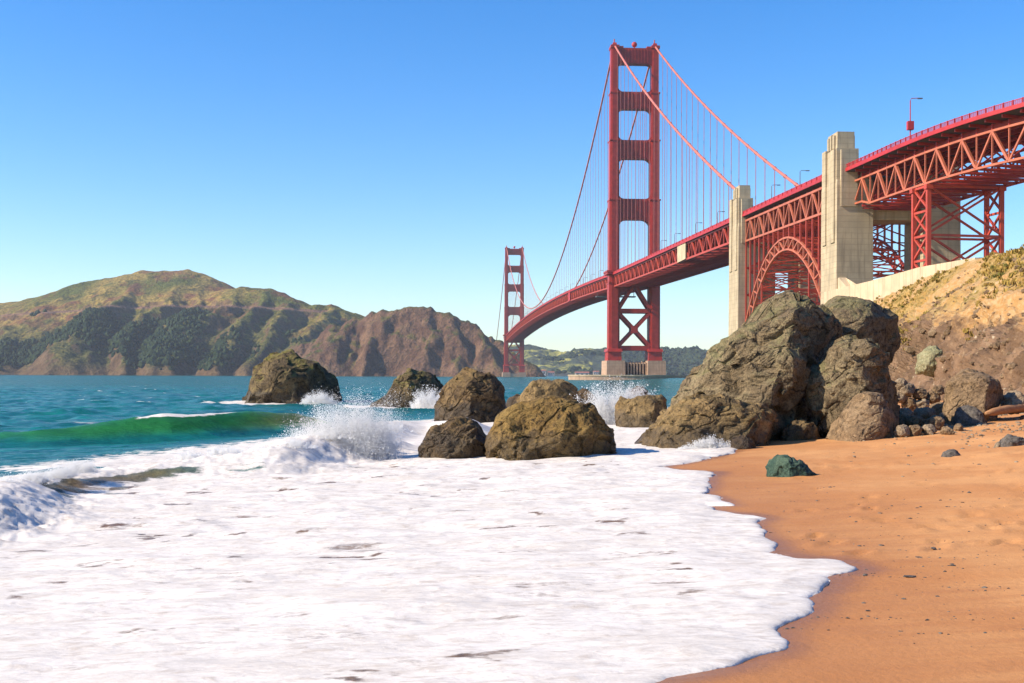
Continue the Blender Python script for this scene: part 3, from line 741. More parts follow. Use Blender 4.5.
# ---- shore buildings at the foot of the far hills
WHITE = Nt('white_render'); WHITE.set(Base_Color=(.62, .52, .44, 1), Roughness=.8); WHITE = WHITE.m
ROOF = Nt('red_roof'); ROOF.set(Base_Color=(.28, .09, .06, 1), Roughness=.8); ROOF = ROOF.m
DARKG = Nt('window_glass'); DARKG.set(Base_Color=(.03, .03, .035, 1), Roughness=.2); DARKG = DARKG.m
def house(px, D, w, d, h, label):
    b = W(px, 376, D); b[2] = 2.0; r_ = empty('shore_building', b); tag(r_, label, 'building', 'shore buildings')
    x, y, z = b; mb = MB(); mb.box(x - w/2, x + w/2, y - d/2, y + d/2, z - 4, z + h); mb.build('wall', WHITE, r_)
    mb = MB(); mb.prism([(x - w/2 - .8, y - d/2 - .8, z + h), (x - w/2 - .8, y + d/2 + .8, z + h), (x - w/2 - .8, y, z + h + d * .3)], [(x + w/2 + .8, y - d/2 - .8, z + h), (x + w/2 + .8, y + d/2 + .8, z + h), (x + w/2 + .8, y, z + h + d * .3)]); mb.build('roof', ROOF, r_)
    mb = MB()
    for k in range(3): xx = x - w/2 + w * (k + .5) / 3; mb.box(xx - w*.08, xx + w*.08, y - d/2 - .12, y - d/2 + .1, z + h*.4, z + h*.8)
    mb.build('window', DARKG, r_)
house(541, 3330, 26, 14, 13, 'pale shore building with reddish roof close right of the far tower')
house(551, 3340, 18, 12, 9, 'lower pale shore building second right of the far tower')
house(582, 3350, 40, 14, 8, 'long low shore building left of the near tower pier')
house(596, 3360, 16, 12, 11, 'small pale shore building hard by the near tower pier')

EDGE_PX = [(300,960),(470,800),(560,735),(640,692),(668,681),(700,674),(735,667),(757,657),(782,652),(786,648),(779,640),(771,630),(791,622),(813,612),(817,604),(811,598),(826,588),(831,581),(823,577),(846,573),(857,569),(840,562),(802,560),(773,554),(779,548),(766,537),(760,524),(768,519),(750,516),(716,511),(707,507),(730,506.5),(719,498),(706,495),(716,473),(690,471.5),(661,468),(700,462),(733,453),(748,446),(765,440)]
EDGE = np.array([G(*a)[:2] for a in EDGE_PX])
POLY = np.vstack([EDGE, [[9, 95], [-130, 95], [-130, -5], [-4, 1.0]]])
def inside_dist(x, y):
    """signed distance to the swash line: positive on the water side"""
    ins = np.zeros(x.shape, bool); n = len(POLY)
    for i in range(n):
        (x1, y1), (x2, y2) = POLY[i], POLY[(i+1) % n]
        if y1 == y2: continue
        c = ((y1 > y) != (y2 > y)) & (x < (x2 - x1) * (y - y1) / (y2 - y1) + x1); ins ^= c
    d = np.full(x.shape, 1e9)
    for (x1, y1), (x2, y2) in zip(EDGE[:-1], EDGE[1:]):
        dx, dy = x2 - x1, y2 - y1; t = np.clip(((x - x1)*dx + (y - y1)*dy) / (dx*dx + dy*dy), 0, 1)
        d = np.minimum(d, np.hypot(x - x1 - t*dx, y - y1 - t*dy))
    return np.where(ins, d, -d)
# ================================================================== SAND
def fan(u0, u1, nu, d0, d1, nd):
    u = np.linspace(u0, u1, nu); d = np.geomspace(d0, d1, nd); U, D_ = np.meshgrid(u, d)
    return U * D_, D_
def sand_full(x, y):
    s = shore_s(x, y); z = sand_z(x, y)
    dry = sst(1.0, 7.0, s)
    z = z + dry * (.035 * fbm(x / 1.6, y / 1.6, 1.1, 3) + .018 * fbm(x / .45, y / .45, 4.2, 2)) + .02 * fbm(x / 3.0, y / 1.2, 2.5, 3) + .006 * fbm(x / .5, y / .12, 3.5, 2)
    return z
Xs, Ys = fan(-1.3, 1.15, 560, 1.2, 70, 420)
Zs = sand_full(Xs, Ys); fp = np.zeros(Xs.shape)
rs = np.random.RandomState(3)                                      # old footprints and scuffs, upper beach
for _ in range(150):
    D0 = rs.uniform(11, 30); x0 = (rs.uniform(.24, .52)) * D0; a = rs.uniform(0, 3.14); l, b = rs.uniform(.10, .2), rs.uniform(.05, .09)
    m = (np.abs(Xs - x0) < .6) & (np.abs(Ys - D0) < .6); dx, dy = Xs[m] - x0, Ys[m] - D0
    r2 = ((dx*math.cos(a) + dy*math.sin(a)) / l)**2 + ((-dx*math.sin(a) + dy*math.cos(a)) / b)**2
    Zs[m] += -.035 * np.exp(-r2) + .018 * np.exp(-(np.sqrt(r2) - 1.5)**2 * 4)
me = np_mesh('beach', np.stack([Xs, Ys, Zs], -1).reshape(-1, 3), grid_faces(*Xs.shape)); attr(me, 's', shore_s(Xs, Ys).ravel())
db = np.full(Xs.shape, 9.0); m_ = (Ys < 34) & (np.abs(shore_s(Xs, Ys)) < 8); db[m_] = -inside_dist(Xs[m_], Ys[m_]); attr(me, 'wash', db.ravel())
q = Nt('sand'); p = q.pos(); n1 = q.noise(p, .55, 6, .6); n2 = q.noise(q.scale(p, (.8, 5, 1)), 1.0, 6, .6); n3 = q.noise(p, 160, 3, .7); n4 = q.noise(p, 18, 5, .6)
col = q.mix(q.ss(n1, .35, .68), (.47, .205, .070), (.56, .275, .105))
wet = q.ss(q.math('ADD', q.at('s'), q.math('MULTIPLY', q.math('SUBTRACT', n2, .5), 5.0)), 3.2, .4)
col = q.mix(q.math('MULTIPLY', wet, .7), col, (.36, .14, .042))
wl_ = q.ss(q.math('ADD', q.at('wash'), q.math('MULTIPLY', q.math('SUBTRACT', n1, .5), .5)), .34, .0); col = q.mix(q.math('MULTIPLY', wl_, .6), col, (.20, .078, .028))
col = q.mix(q.math('MULTIPLY', q.ss(n2, .56, .72), .35), col, (.26, .10, .035))
col = q.mix(q.math('MULTIPLY', q.ss(n3, .60, .72), .55), col, (.16, .06, .025)); col = q.mix(q.math('MULTIPLY', q.ss(n3, .40, .28), .45), col, (.70, .40, .19))
spk = q.n('TexVoronoi', {'Vector': p, 'Scale': 7.0, 'Randomness': 1.0}); spd = q.math('MULTIPLY', q.ss(spk.outputs['Distance'], .085, .05), q.ss(q.noise(p, 1.3, 3), .54, .62)); col = q.mix(q.math('MULTIPLY', spd, .8), col, (.06, .03, .02))
q.set(Base_Color=col, Roughness=q.math('SUBTRACT', q.math('SUBTRACT', .92, q.math('MULTIPLY', wet, .25)), q.math('MULTIPLY', wl_, .35)), Normal=q.bump(q.math('ADD', q.math('MULTIPLY', n4, 1.6), q.math('MULTIPLY', n3, .35)), .6, .010)); q.b.inputs['Specular IOR Level'].default_value = .25
tag(link_mesh('beach', me, q.m), kind='structure')
Xb, Yb = fan(-1.2, 1.2, 80, 60, 8000, 60)                          # sea bed carrying the ground out to the far shore
Zb = sand_z(Xb, Yb) - .35 - 2.5 * sst(0, -60, shore_s(Xb, Yb)) - 4 * sst(900, 2000, Yb)
q = Nt('sea_bed'); q.set(Base_Color=(.05, .06, .045, 1), Roughness=.95)
tag(link_mesh('sea_bed', np_mesh('sea_bed', np.stack([Xb, Yb, np.minimum(Zb, 2.0)], -1).reshape(-1, 3), grid_faces(*Xb.shape)), q.m), kind='structure')

# ================================================================== SEA AND SURF
def breaker(x, y, pts, wf, wb, steep=1.0):
    """ridge of water along a front line of (X, Y, h): steep towards the viewer's side, long back"""
    best = np.full(x.shape, 1e9); hh = np.zeros(x.shape); sd = np.zeros(x.shape)
    for a, b in zip(pts[:-1], pts[1:]):
        dx, dy = b[0]-a[0], b[1]-a[1]; L2 = dx*dx + dy*dy
        t = np.clip(((x-a[0])*dx + (y-a[1])*dy) / L2, 0, 1); ex, ey = x-a[0]-t*dx, y-a[1]-t*dy; d = np.hypot(ex, ey)
        m = d < best; sg = -np.sign(dx*(y-a[1]) - dy*(x-a[0]))
        best = np.where(m, d, best); hh = np.where(m, a[2] + t*(b[2]-a[2]), hh); sd = np.where(m, d*sg, sd)
    f = np.where(sd > 0, 0, np.where(sd > -wf, sst(0, -wf, sd)**steep, np.exp(-((sd+wf)/wb)**2)))
    return hh * f, sd, hh
Xw, Yw = [np.vstack(a) for a in zip(fan(-1.0, .62, 820, 2.5, 62, 760), fan(-1.0, .62, 820, 62.4, 420, 260), fan(-1.0, .62, 820, 424, 7000, 60))]
s = shore_s(Xw, Yw); sz = sand_z(Xw, Yw)
near = Yw < 61
din = np.full(Xw.shape, 50.0)
jx = .09 * fbm(Xw[near] / .55, Yw[near] / .55, 1.5, 4); din[near] = inside_dist(Xw[near], Yw[near]) + jx * np.clip(Yw[near] / 14, .5, 1.6)
fadeD = 1 - sst(150, 400, Yw)
chop = (.22 * ridged(Xw / 7.5 + .5, Yw / 3.6, .3, 3) + .15 * fbm(Xw / 2.4, Yw / 1.3, 4.4, 3)) * fadeD * sst(26, 55, Yw) + .10 * fbm(Xw / 16, Yw / 9, 7.7, 2) * fadeD
calm = sst(-8, -24, s)
level = -.02 + chop * calm
wob = 1.1 * fbm(Xw / 4.5, Yw / 4.5, 9.9, 3)
B1 = [(-52, 40, .5), (-34, 43, .55)] + [(*W(px, 450, D)[:2], h) for px, D, h in ((-40, 44, .40), (0, 44.5, .48), (70, 45, .72), (130, 45.5, .92), (175, 46, 1.10), (215, 47, .95), (255, 48.5, .98), (290, 50, .98), (330, 52, .8), (370, 54, .2), (400, 56, 0))]
r1, d1, h1 = breaker(Xw, Yw + .5 * wob, B1, 2.6, 4.2, .8)
def gp(px, py, h): g = G(px, py); return (g[0], g[1], h)
def dense(pts, n=60):
    pts = np.array(pts); t = np.linspace(0, len(pts) - 1, n); o = np.stack([np.interp(t, np.arange(len(pts)), pts[:, k]) for k in range(3)], 1)
    for _ in range(3): o[1:-1] = (o[:-2] + o[1:-1] * 2 + o[2:]) / 4
    return [tuple(a) for a in o]
def blur(a, k=6):
    for ax in (0, 1):
        c = np.cumsum(np.concatenate([np.repeat(np.take(a, [0], ax), k + 1, ax), a, np.repeat(np.take(a, [-1], ax), k, ax)], ax), ax)
        n = a.shape[ax]; a = (np.take(c, range(2*k+1, 2*k+1+n), ax) - np.take(c, range(n), ax)) / (2*k+1)
    return a
B2 = [(-16, 12.5, .5), gp(-60, 566, .52), gp(0, 545, .50), gp(38, 533, .48), gp(70, 512, .38), gp(98, 493, .30), gp(135, 488, .22), gp(180, 484, .34), gp(230, 481, .36), gp(280, 480, .34), gp(320, 475, .45), gp(352, 467, .62), gp(385, 460, .50), gp(425, 453, .28), gp(450, 449, 0)]
B2 = dense(B2)
r2, d2, h2 = breaker(Xw + .25 * wob, Yw + .35 * wob, B2, 1.1, 1.5, .8); r2 = blur(r2)
B3 = [gp(395, 447, 0), gp(405, 442, .5), gp(425, 438, .62), gp(470, 440, .5), gp(500, 437, 0)]
r3, d3, h3 = breaker(Xw, Yw, dense(B3), .9, 1.6, .8); r3 = blur(r3)
B4 = [gp(-90, 506, 0), gp(20, 486, .0), gp(130, 470, .08), gp(250, 464, .10), gp(330, 456, .05)]
r4, d4, h4 = breaker(Xw, Yw + .4 * wob, B4, .9, 1.2)
film = .022 * (1 - np.exp(-np.maximum(din, 0) / .03)) + .05 * (1 - np.exp(-np.maximum(din, 0) / .9))
lump = .034 * fbm(Xw / 1.5, Yw / .55, 2.1, 3) + .006 * ridged(Xw / .4, Yw / .2, 5.1, 3) * (.4 + sst(-.1, .4, fbm(Xw / 2, Yw / 1.2, 6.6, 2)))
lump = lump * np.clip(din / .3, 0, 1) * np.clip(Yw / 10, .5, 2.0)
swash = sz + film + lump
br = r2 + r3 + r4
foamy = np.clip(np.maximum(np.maximum(sst(.35, .7, r2 / np.maximum(h2, .2)) * (h2 > .05), sst(-2.0, -1.5, d2) * sst(.6, .0, d2) * sst(.28, .40, h2)), sst(.3, .8, r3)), 0, 1)
Zw = .5 * (level + swash + np.sqrt((level - swash)**2 + .008)) + r1 + br + foamy * (.085 * ridged(Xw / .55, Yw / .5, 3.3, 5, .62) + .08 * fbm(Xw / 1.4, Yw / .9, 5.3, 2) - .04) * np.clip(h2 + h3, .35, 1)
# foam cover: 1 = solid, 0 = clear water
infront = sst(-.9, .15, d2); infront = np.where(Yw < 28, infront, sst(-30, -12, s) * .85 * sst(85, 62, Yw))
F0 = np.where(infront > 0, infront, 0) * sst(-26, -14, s)
behind = (1 - infront) * (.31 + .20 * fbm(Xw / 3, Yw / 1.2, 8.8, 3)) * sst(-34, -22, s) * sst(52, 34, Yw)
foam = np.maximum(F0 * .98, behind)
foam = np.maximum(foam, foamy)
wht = sst(.62, .85, r1) * sst(-1.6, -2.5, d1) * sst(2.2, 1.0, np.abs(Xw - W(168, 450, 47)[0])); foam = np.maximum(foam, wht)
foam = np.maximum(foam, .62 * sst(.8, -.2, np.abs(d1 + 3.2)) * (h1 > .4) * sst(.0, .3, fbm(Xw / 2.2, Yw / 2, 3, 2)))
mid = sst(24, 28, Yw) * sst(75, 58, Yw) * sst(W(330, 450, 45)[0] / 45, W(385, 450, 45)[0] / 45, Xw / Yw)
foam = np.maximum(foam, mid * (.82 + .12 * fbm(Xw / 2, Yw / 2, 6, 3)))
for bx, by, rr in ((-23.5, 114, 6.5), (-9.2, 100, 5.5), (-2, 56, 3.4), (5, 42, 3), (-1.4, 27.6, 1.6), (.9, 26.5, 2.2), (3, 50, 2.5)):
    foam = np.maximum(foam, .95 * sst(1.35, .75, np.hypot((Xw - bx), (Yw - by)) / rr))
brown = sst(2.4, .6, np.abs(d2 - 1.0)) * sst(gp(220, 480, 0)[0], gp(90, 490, 0)[0], Xw) * (Yw < 30)      # sandy backwash in front of the bore
foam = foam - .36 * brown
foam = foam - (.25 * sst(-.02, .42, fbm(Xw / 1.0, Yw / .6, 12.2, 5, .6)) + .20 * sst(.05, .4, fbm(Xw / 2.6, Yw / 1.1, 21.2, 3)) * sst(-.1, .35, fbm(Xw / .30, Yw / .15, 3.2, 3)) + .10 * sst(9, 3, shore_s(Xw, Yw) + 12) * sst(0, .3, fbm(Xw / 3, Yw / .8, 2.9, 2))) * (Yw < 30) * (d2 > .3) * sst(.3, 1.2, din)
foam = np.clip(np.where((din < .35) & (din > -1), 1.0, foam), 0, 1.05)
shal = np.clip(sst(-24, -10, s) * sst(60, 35, Yw), 0, 1)
thin = np.clip(sst(.12, .55, r1) * sst(-4.4, -1.6, d1) * sst(.2, -.6, d1), 0, 1)
brown = np.maximum(brown, .9 * sst(.2, .8, d2) * (Yw < 31) * sst(-26, -16, s))
olive = sst(.04, .16, r2) * sst(-1.9, -.4, d2) * (1 - foamy) + sst(W(215, 430, 48)[0], W(285, 430, 49)[0], Xw) * thin
eps = .0075 * Yw
gx = np.zeros(Xw.shape); gy = np.zeros(Xw.shape); rim = near & (din < 0) & (din > -3 * eps)
hh_ = .01; gx[rim] = (inside_dist(Xw[rim] + hh_, Yw[rim]) - inside_dist(Xw[rim] - hh_, Yw[rim])) / (2 * hh_); gy[rim] = (inside_dist(Xw[rim], Yw[rim] + hh_) - inside_dist(Xw[rim], Yw[rim] - hh_)) / (2 * hh_)
din0 = din.copy(); Xw = Xw + gx * np.where(rim, -din, 0); Yw = Yw + gy * np.where(rim, -din, 0); Zw = np.where(rim, sand_full(Xw, Yw) - .004, Zw)
V_ = np.stack([Xw, Yw, Zw], -1).reshape(-1, 3); F_ = grid_faces(*Xw.shape)
ok = (din0.ravel()[F_] > -eps.ravel()[F_]).all(1) & (s.ravel()[F_].min(1) < 2.5)
isf = ((np.minimum(s + 12 * (Yw > 33), 5) > -20) & (d2 > -1.4) & (Yw < 33) | (Yw < 3)).ravel()[F_].all(1)
q = Nt('sea_surface'); p = q.pos()
F = q.at('foam')
pa = q.scale(p, (.9, 2.0, 1.0)); n1 = q.noise(pa, 1.1, 9, .62, .7); n2 = q.noise(pa, 5.5, 7, .6, .5)
n0 = q.noise(q.scale(p, (1, 3.0, 1)), .16, 4, .6)
n6 = q.noise(pa, 19, 4, .6)
pat = q.math('ADD', q.math('ADD', q.math('MULTIPLY', n1, .40), q.math('MULTIPLY', n2, .32)), q.math('MULTIPLY', n6, .28))
lace = q.n('TexVoronoi', {'Vector': q.mix(.25, pa, q.n('TexNoise', {'Vector': pa, 'Scale': 2.5, 'Detail': 5}).outputs['Color']), 'Scale': 1.6}, feature='DISTANCE_TO_EDGE').outputs['Distance']
pat2 = q.math('ADD', q.math('MULTIPLY', pat, .75), q.math('MULTIPLY', q.ss(lace, 0, .35), .2))
# far white caps
cap = q.math('MULTIPLY', q.ss(q.noise(q.scale(p, (.16, .30, 1)), 1.0, 6, .68, .5), .645, .68), q.ss(q.sep(p).outputs['Y'], 45, 90))
ff = q.math('MAXIMUM', q.ss(q.math('SUBTRACT', q.math('ADD', q.math('MULTIPLY', F, 1.05), -.16), pat2), -.09, .10), cap)
nb_ = q.noise(q.scale(p, (.22, .55, 1)), 1.0, 7, .64, .4)
deep = q.mix(q.ss(n0, .35, .65), (.004, .100, .094), (.009, .155, .132))
wat = q.mix(q.at('shal'), deep, (.05, .17, .19)); wat = q.mix(q.at('thin'), wat, (.04, .30, .10)); wat = q.mix(q.math('MULTIPLY', q.ss(nb_, .40, .62), .45), wat, (.006, .045, .05)); wat = q.mix(q.at('olive'), wat, (.20, .17, .05)); wat = q.mix(q.at('brown'), wat, (.19, .10, .05))  # at thin crests the green of light passing through is put into base colour
nb = q.noise(q.scale(p, (.5, 1.0, 1)), 1.4, 8, .62); nb2 = q.noise(q.scale(p, (.10, .22, 1)), 1.0, 6, .66)
yy = q.sep(p).outputs['Y']
bw = q.bump(q.math('ADD', q.math('MULTIPLY', nb, .35), q.math('MULTIPLY', nb2, q.math('ADD', .35, q.math('MULTIPLY', q.ss(yy, 60, 400), 8.0)))), .95, .6)
q.set(Base_Color=wat, Roughness=.24, IOR=1.33, Normal=bw); q.b.inputs['Specular IOR Level'].default_value = .2
tr = q.n('BsdfTranslucent', {'Color': (.20, .80, .34, 1), 'Normal': bw}); mixw = q.n('MixShader', {0: q.math('MULTIPLY', q.at('thin'), .6), 1: q.b.outputs[0], 2: tr.outputs[0]})
fc = q.mix(q.ss(pat, .36, .60), (.76, .70, .63), (.58, .525, .465)); fc = q.mix(q.math('MULTIPLY', q.ss(n2, .52, .68), .5), fc, (.46, .38, .31))
bub = q.noise(p, 26, 5, .65)
fb = q.n('BsdfPrincipled', {'Base Color': fc, 'Roughness': .65, 'Normal': q.bump(q.math('ADD', q.math('ADD', q.math('MULTIPLY', n1, 1.2), q.math('MULTIPLY', n2, .6)), q.math('MULTIPLY', bub, .10)), .30, .07)})
fb.inputs['Subsurface Weight'].default_value = .0; fb.inputs['Specular IOR Level'].default_value = .2
fin = q.n('MixShader', {0: ff, 1: mixw.outputs[0], 2: fb.outputs[0]}); q.t.links.new(fin.outputs[0], q.o.inputs['Surface']); SEA = q.m
for nm, keep, kind in (('sea', ok & ~isf, 'structure'), ('sea_foam', ok & isf, 'stuff')):
    V2, F2, ex = compact(V_, F_, keep, [a.ravel() for a in (foam, shal, thin, olive, brown)])
    me = np_mesh(nm, V2, F2)
    for a, b in zip(('foam', 'shal', 'thin', 'olive', 'brown'), ex): attr(me, a, b)
    o = tag(link_mesh(nm, me, SEA), kind=kind)
    if kind == 'stuff': tag(o, 'white foam sheet of the spent wave spread over the sand', 'sea foam')

# ================================================================== BLUFF ON THE RIGHT
def lerp_line(pts, n):
    pts = np.array(pts, float); t = np.linspace(0, len(pts) - 1, n); i = np.minimum(t.astype(int), len(pts) - 2); f = (t - i)[:, None]
    out = pts[i] * (1 - f) + pts[i+1] * f
    k = 5; pad = np.vstack([np.repeat(out[:1], k, 0), out, np.repeat(out[-1:], k, 0)])
    return np.stack([np.convolve(pad[:, c], np.ones(2*k+1) / (2*k+1), 'valid') for c in range(3)], 1)
w_ = lambda *a: tuple(W(*a))
foot = [(12.5, 8, 1.2), (13.6, 20, 1.7), (14.8, 31, 1.85), (17.5, 44, 1.8), (21.5, 62, 1.5), (33, 105, 1), (48, 180, 0), (70, 300, 0), (84, 400, -1), (95, 480, -2)]
mid_ = [(19, 4, 6), (20.5, 18, 6.2), w_(1150, 318, 38), w_(1024, 322, 52), w_(985, 326, 64), w_(935, 333, 82), w_(893, 342, 115), w_(868, 348, 190), w_(835, 352, 300), (93, 440, 4)]
crest = [(30, 0, 12), (32, 22, 12.5), w_(1160, 214, 58), w_(1024, 250, 76), w_(988, 257.5, 95), w_(932, 277.5, 120), w_(884, 299, 150), w_(862, 309, 205), w_(834, 322, 310), (103, 440, 12)]
back1 = [(60, 0, 15), (62, 25, 15), (66, 50, 15), (70, 80, 15.5), (74, 105, 17), (78, 140, 18), (84, 180, 19), (92, 235, 20), (106, 320, 19), (116, 440, 14)]
back2 = [(150, 0, 22), (150, 25, 22), (150, 60, 22), (152, 95, 22), (154, 130, 23), (156, 170, 23), (160, 220, 23), (165, 270, 22), (172, 330, 20), (175, 440, 16)]
NV, NU = 420, 260
rows = [lerp_line(r_, NV) for r_ in ([(a - 5, b, c - 2.5) for a, b, c in foot], foot, mid_, crest, back1, back2)]
cuts = [0, 15, 120, 205, 235, NU - 1]; HX = np.zeros((NV, NU, 3))
for j in range(NU):
    k = max(i for i in range(5) if cuts[i] <= j); f = (j - cuts[k]) / (cuts[k+1] - cuts[k])
    HX[:, j] = rows[k] * (1 - f) + rows[k+1] * f
amp = np.interp(np.arange(NU), [0, 12, 60, 120, 205, 235, NU], [0, .3, 1, 1, .25, .5, .5])[None, :] * np.interp(np.arange(NV), [0, NV*.3, NV*.6, NV], [.8, .8, 1.2, 2.0])[:, None]
hx, hy, hz = HX[..., 0], HX[..., 1], HX[..., 2]
ng = 1.05 * (ridged(hx / 7, hy / 7, hz / 7, 5, .52) - .6) + .55 * fbm(hx / 2.6, hy / 2.6, hz / 2.6, 4) + .28 * (ridged(hx / 1.2, hy / 1.2, hz / 1.2, 3) - .5)
HX[..., 0] -= ng * amp * .75; HX[..., 2] += ng * amp * .45
me = np_mesh('bluff', HX.reshape(-1, 3), grid_faces(NV, NU)); attr(me, 'up', np.tile(np.interp(np.arange(NU), [0, 15, 120, 205, NU], [0, .02, .5, 1, 1]), (NV, 1)).ravel())
q = Nt('bluff_ground'); p = q.pos(); n1 = q.noise(p, .10, 7, .62); n2 = q.noise(p, .55, 8, .65); n3 = q.noise(p, 2.6, 7, .65); up = q.at('up')
rock = q.mix(q.ss(n2, .36, .64), (.135, .080, .046), (.245, .150, .088)); rock = q.mix(q.ss(n3, .52, .70), rock, (.07, .044, .03))
rock = q.mix(q.math('MULTIPLY', q.ss(n3, .42, .30), .6), rock, (.36, .25, .15))
grass = q.mix(q.ss(n2, .36, .62), (.36, .205, .055), (.40, .27, .11)); grass = q.mix(q.ss(n3, .46, .62), grass, (.17, .125, .032))
earth = q.mix(q.ss(n3, .4, .65), (.42, .23, .085), (.50, .34, .18)); grass = q.mix(q.ss(n1, .44, .58), grass, earth)
gm = q.ss(q.math('ADD', up, q.math('ADD', q.math('MULTIPLY', q.math('SUBTRACT', n1, .5), 1.1), q.math('MULTIPLY', q.math('SUBTRACT', n2, .5), .5))), .50, .62)
col = q.mix(gm, rock, grass)
vst = q.voro(p, 1.6); col = q.mix(q.math('MULTIPLY', q.ss(vst, .16, .10), q.ss(n2, .5, .58)), col, (.40, .32, .22))
q.set(Base_Color=col, Roughness=.95, Normal=q.bump(q.math('ADD', q.math('MULTIPLY', n2, .8), q.math('MULTIPLY', n3, .4)), .95, .55)); q.b.inputs['Specular IOR Level'].default_value = .15
tag(link_mesh('hillside', me, q.m), kind='structure')
HP = HX.reshape(-1, 3); hu = np.tile(np.arange(NU), (NV, 1)).ravel()
ppx = 512 + FPX * HP[:, 0] / np.maximum(HP[:, 1], .1)
rs = np.random.RandomState(21)
gsel = fbm(HP[:, 0] / 9, HP[:, 1] / 9, 4.4, 4)
cand = np.flatnonzero((hu > 80) & (hu < 212) & (ppx < 1300) & (HP[:, 1] > 25) & (gsel + .7 * ((hu - 80) / 130.0 - .5) > .12))
pick = rs.choice(cand, 2600); c0 = HP[pick] + rs.normal(0, .12, (2600, 3))
def tufts(name, cen, hgt, mat, per=9, seed=4):
    rs = np.random.RandomState(seed); n = len(cen); k = n * per
    b = np.repeat(cen, per, 0) + rs.normal(0, 1, (k, 3)) * np.repeat(hgt, per)[:, None] * [.55, .55, .12]
    a = rs.uniform(0, 6.28, k); h = np.repeat(hgt, per) * rs.uniform(.5, 1.1, k); wd = h * .32
    side = np.stack([np.cos(a), np.sin(a), 0 * a], 1) * wd[:, None]; lean = np.stack([rs.normal(0, .5, k), rs.normal(0, .5, k), np.ones(k)], 1) * h[:, None]
    V = np.stack([b - side - [0, 0, .05], b + side - [0, 0, .05], b + side * .5 + lean, b - side * .5 + lean * .95], 1).reshape(-1, 3)
    return link_mesh(name, np_mesh(name, V, np.arange(4 * k).reshape(k, 4), False), mat)
tag(tufts('hillside_grass', c0, rs.uniform(.06, .22, 2600), m_leaf('dry_grass', (.36, .235, .06), (.22, .165, .04), .6), 14), 'dry ochre and olive ground cover over the upper bluff', 'ground cover', kind='stuff')
cand = np.flatnonzero((hu > 150) & (hu < 206) & (ppx < 1200) & (HP[:, 1] > 40) & (gsel > .12)); pick = rs.choice(cand, 130)
tag(tufts('hillside_scrub', HP[pick] + [0, 0, .05], rs.uniform(.08, .2, 130), m_leaf('scrub_leaf', (.075, .085, .018), (.17, .14, .035), .8), 22, 9), 'low green scrub along the crest of the bluff', 'scrub', kind='stuff')

# ================================================================== ROCKS
RK_BIG = m_rock('boulder_olive', (.185, .130, .070), (.285, .215, .120), (.105, .078, .045), (.15, .145, .05), .55, 1.55, 1.1, 1.0, (1.0, 1.0, 1.3))
RK_LOW = m_rock('boulder_brown', (0.223, 0.145, 0.059), (0.305, 0.200, 0.086), (0.097, 0.065, 0.033), (0.178, 0.133, 0.037), .3, 1.72, 1.8)
RK_SEA = m_rock('surf_rock_brown', (0.115, 0.070, 0.032), (0.223, 0.142, 0.062), (0.046, 0.030, 0.018), (0.176, 0.115, 0.030), .5, 1.62, 1.6)
RK_GOLD = m_rock('surf_rock_golden', (0.204, 0.119, 0.031), (0.275, 0.171, 0.053), (0.068, 0.042, 0.018), (0.220, 0.143, 0.033), .4, 1.66, 2.0)
RK_FAR = m_rock('surf_rock_far', (0.115, 0.078, 0.038), (0.209, 0.146, 0.068), (0.043, 0.031, 0.019), (0.176, 0.155, 0.030), .9, 1.3, .55)
RK_TAN = m_rock('boulder_tan', (.215, .138, .072), (.29, .195, .11), (.12, .078, .045), (.25, .17, .09), .3, None, 2.2, .8)
RK_GREY = m_rock('stone_grey', (0.095, 0.081, 0.071), (0.161, 0.137, 0.113), (0.057, 0.049, 0.043), (0.132, 0.113, 0.085), .4, None, 5, .5)
RK_GREEN = m_rock('serpentine_green', (0.029, 0.062, 0.043), (0.071, 0.118, 0.081), (0.013, 0.027, 0.021), (0.095, 0.132, 0.081), .5, None, 9, .35)
RK_PALE = m_rock('pale_green_stone', (.24, .22, .11), (.32, .29, .17), (.13, .12, .065), (.26, .26, .12), .4, None, 3, .5)
RK_STONE = m_rock('loose_stone', (.24, .175, .11), (.36, .28, .19), (.14, .10, .07), (.3, .22, .14), .3, None, 5, .5)
_ico = {}
def HIT(px, py):
    g = G(px, py); m = np.flatnonzero((np.abs(ppx - px) < 5) & (np.abs(HY - FPX * (HP[:, 2] - CZ) / np.maximum(HP[:, 1], .1) - py) < 5) & (HP[:, 1] > 24))
    if len(m) and HP[m, 1].min() < g[1]: return HP[m[np.argmin(HP[m, 1])]]
    return g
